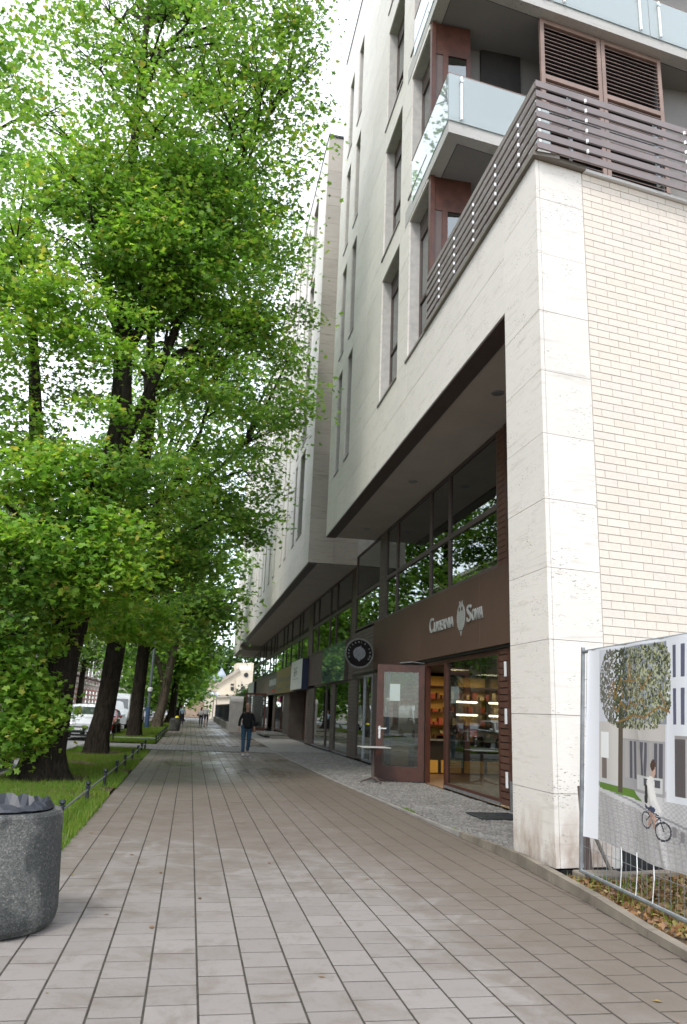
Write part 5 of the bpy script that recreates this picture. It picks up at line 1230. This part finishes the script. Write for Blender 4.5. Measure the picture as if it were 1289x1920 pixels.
def pxb(b, pts, Y, d=6.0):
    f = [at(x, y, Y) for x, y in pts]; g = [Vector((p.x, p.y+d, p.z)) for p in f]; n = len(f)
    b.poly(f); b.poly(list(reversed(g)))
    for i in range(n): b.poly([f[i], f[(i+1)%n], g[(i+1)%n], g[i]])
pal = thing('cream_palace', 'cream palace with sloping gable, round window and small grey turret closing the street', 'building')
cream = plain('cream_render', (.62,.55,.44), .85, scale=.3, var=.08); slate = plain('slate_blue_roof', (.30,.35,.40), .6, scale=.5); corn = plain('cornice', (.42,.37,.31), .8, scale=.6)
b = MB(); pxb(b, [(396,1356),(396,1292),(429,1268),(449,1256),(470,1256),(488,1262),(488,1350)], 122, 14); b.build('gabled_wing', cream, pal)
b = MB(); pxb(b, [(384,1360),(384,1298),(406,1298),(406,1358)], 119, 4); b.build('gate_pier', cream, pal)
b = MB(); pxb(b, [(381,1300),(381,1294),(407,1296),(407,1301)], 118.7, 4.6); pxb(b, [(407,1308),(407,1303),(440,1302),(440,1307)], 118.7, 4.6); pxb(b, [(392,1295),(391,1291),(449,1252),(451,1257)], 121.6, .38); b.build('cornice', corn, pal)
b = MB(); pxb(b, [(407,1356),(407,1308),(438,1307),(438,1352)], 119, 3); b.build('gate_wall', cream, pal)
b = MB(); pxb(b, [(444,1258),(444,1243),(488,1243),(488,1258)], 123, 8); b.build('attic', cream, pal)
b = MB(); pxb(b, [(449,1256),(449,1248),(471,1248),(471,1256)], 122.9, .09); b.build('attic_panel', M['white'], pal)
b = MB(); c = at(462,1265.5,121.9); b.poly([(c.x+.35*cos(2*pi*i/16), c.y, c.z+.35*sin(2*pi*i/16)) for i in range(16)]); b.build('round_window', M['iron'], pal)
for x, y, w, h_ in ((433,1282,6,3),(433,1288,6,6),(451,1283,5,3),(451,1288,5,5)):
    b = MB(); pxb(b, [(x,y+h_),(x,y),(x+w,y),(x+w,y+h_)], 121.9, .08); b.build('window', M['iron'], pal)
b = MB(); pxb(b, [(443,1300),(443,1273),(452,1273),(452,1300)], 121.5, .4); b.build('pilaster', cream, pal)
b = MB(); pxb(b, [(386,1296),(390,1272),(412,1268),(424,1272),(398,1292)], 124, 6); b.build('roof', corn, pal)
c = at(415,1272,123); b = MB(); b.lathe([(.85,-.4),(.85,.0),(.75,.5),(.35,1.1),(.12,1.5),(.10,2.2),(0,2.3)], tuple(c), 12); b.build('turret', slate, pal)
c = at(405,1272,124); b = MB(); b.lathe([(.7,-.4),(.65,.3),(.3,.7),(0,.9)], tuple(c), 10); b.build('turret', slate, pal)
fw = thing('ruined_wall', 'weathered pinkish wall with graffiti closing the left of the street end', 'wall')
b = MB(); pxb(b, [(346,1352),(348,1322),(366,1312),(386,1318),(386,1350)], 128, 2); b.build('wall_body', plain('pink_plaster', (.42,.32,.25), .9, scale=1.2, var=.25), fw)
b = MB(); pxb(b, [(346,1354),(346,1344),(384,1346),(384,1352)], 127, .8); b.build('wall_foot', M['kerb_far'], fw)
sl_ = thing('street_lamp', 'white globe street lamp standing before the cream gate pier', 'street lamp', (at(398,1350,110).x, 110, 0))
b = MB(); b.tube([(0,0,0),(0,0,3.1)], .05, 6); b.build('pole', M['iron'], sl_); b = MB(); b.lathe([(0,3.0),(.3,3.1),(.35,3.35),(.2,3.6),(0,3.65)], (-.35,0,0), 10); b.lathe([(0,3.0),(.3,3.1),(.35,3.35),(.2,3.6),(0,3.65)], (.35,0,0), 10); b.build('globe', M['white'], sl_)
hill = thing('background_tree', 'dark leafy mass rising behind the cream palace roofs', 'tree', (6,150,0))
leaves('crown', ell((0,0,8,9,4,6), 120, .2), 40, (1.2,1.2,1.0), .9, M['leaf_dark'], hill, SHP4); b = MB(); b.tube([(0,0,0),(0,0,8)], [.5,.2], 8); b.build('trunk', M['bark'], hill)

# ------------------------------------------------------------------ old houses across the street
def house(lab, y0, y1, h, col, trim, floors, nwin, red=False):
    X = -13.6; o = thing('tenement_house', lab, 'building', (X, y0, 0)); W = y1-y0
    b = MB(); b.box(-12, 0, 0, W, -.1, h); b.build('wall', col, o)
    b = MB(); b.box(-12.2, .35, -.1, W+.1, h+.002, h+.35); b.box(.002, .15, 0, W, 3.9, 4.15); b.build('cornice', trim, o)
    fh = (h-4.3)/(floors-1); wd_ = W/nwin
    q = MB(); q.box(0.002,.05,0,1.3,-.08,-.002); q.box(.002,.05,-.12,0,-.08,2.3); q.box(.002,.05,1.3,1.42,-.08,2.3); q.box(.002,.1,-.15,1.45,2.302,2.5); wm = q.data('window', trim)
    q = MB(); q.box(.003,.02,.0,1.3,0,2.28); pm = q.data('pane', M['glass_up']); bq = MB(); bq.poly([(.0025,0,0),(.0025,1.3,0),(.0025,1.3,2.28),(.0025,0,2.28)]); bq = bq.data('dark_backing', M['dark'])  # near-black sheet in the interior colour, set behind every pane
    for i in range(nwin):
        for f in range(floors):
            z = 1.0 if f == 0 else 4.3+(f-1)*fh+.7
            w = link('window', wm, o, (0, wd_*(i+.5)-.65, z)); link('pane', pm, w); link('dark_backing', bq, w)
    if red:
        b = MB()
        for f in range(1, floors-1):
            for i in range(nwin): b.box(.15,1.0, wd_*(i+.5)-1.1, wd_*(i+.5)+1.1, 4.3+(f-1)*fh+.2, 4.3+(f-1)*fh+.34); 
        b.build('balconies', M['redboard'], o)
        for z in (1.3, 1.9, 2.5, 3.1):
            b = MB(); b.box(.02,.10,.5,W-.5,z,z+.22); b.build('red_stripe', plain('red_stripe', (.34,.09,.06)), o)
    return o
c1 = plain('cream_plaster', (.40,.355,.29), .9, scale=.5, var=.1); c2 = plain('pink_beige_plaster', (.38,.30,.255), .9, scale=.5, var=.1); tr_ = plain('stone_trim', (.55,.51,.44), .85)
house('cream tenement across the road behind the nearest trees', 4, 40, 15, c1, tr_, 4, 9)
house('beige tenement across the road, second along', 40.1, 84, 15, c1, tr_, 4, 11)
house('pinkish tenement with red striped ground floor across the road', 84.1, 122, 14, c2, tr_, 4, 10, True)
house('long beige tenement near the far end across the road', 122.1, 170, 15, c1, tr_, 4, 12)
house('last grey tenement at the far end across the road', 170.1, 225, 13, c2, tr_, 3, 12)
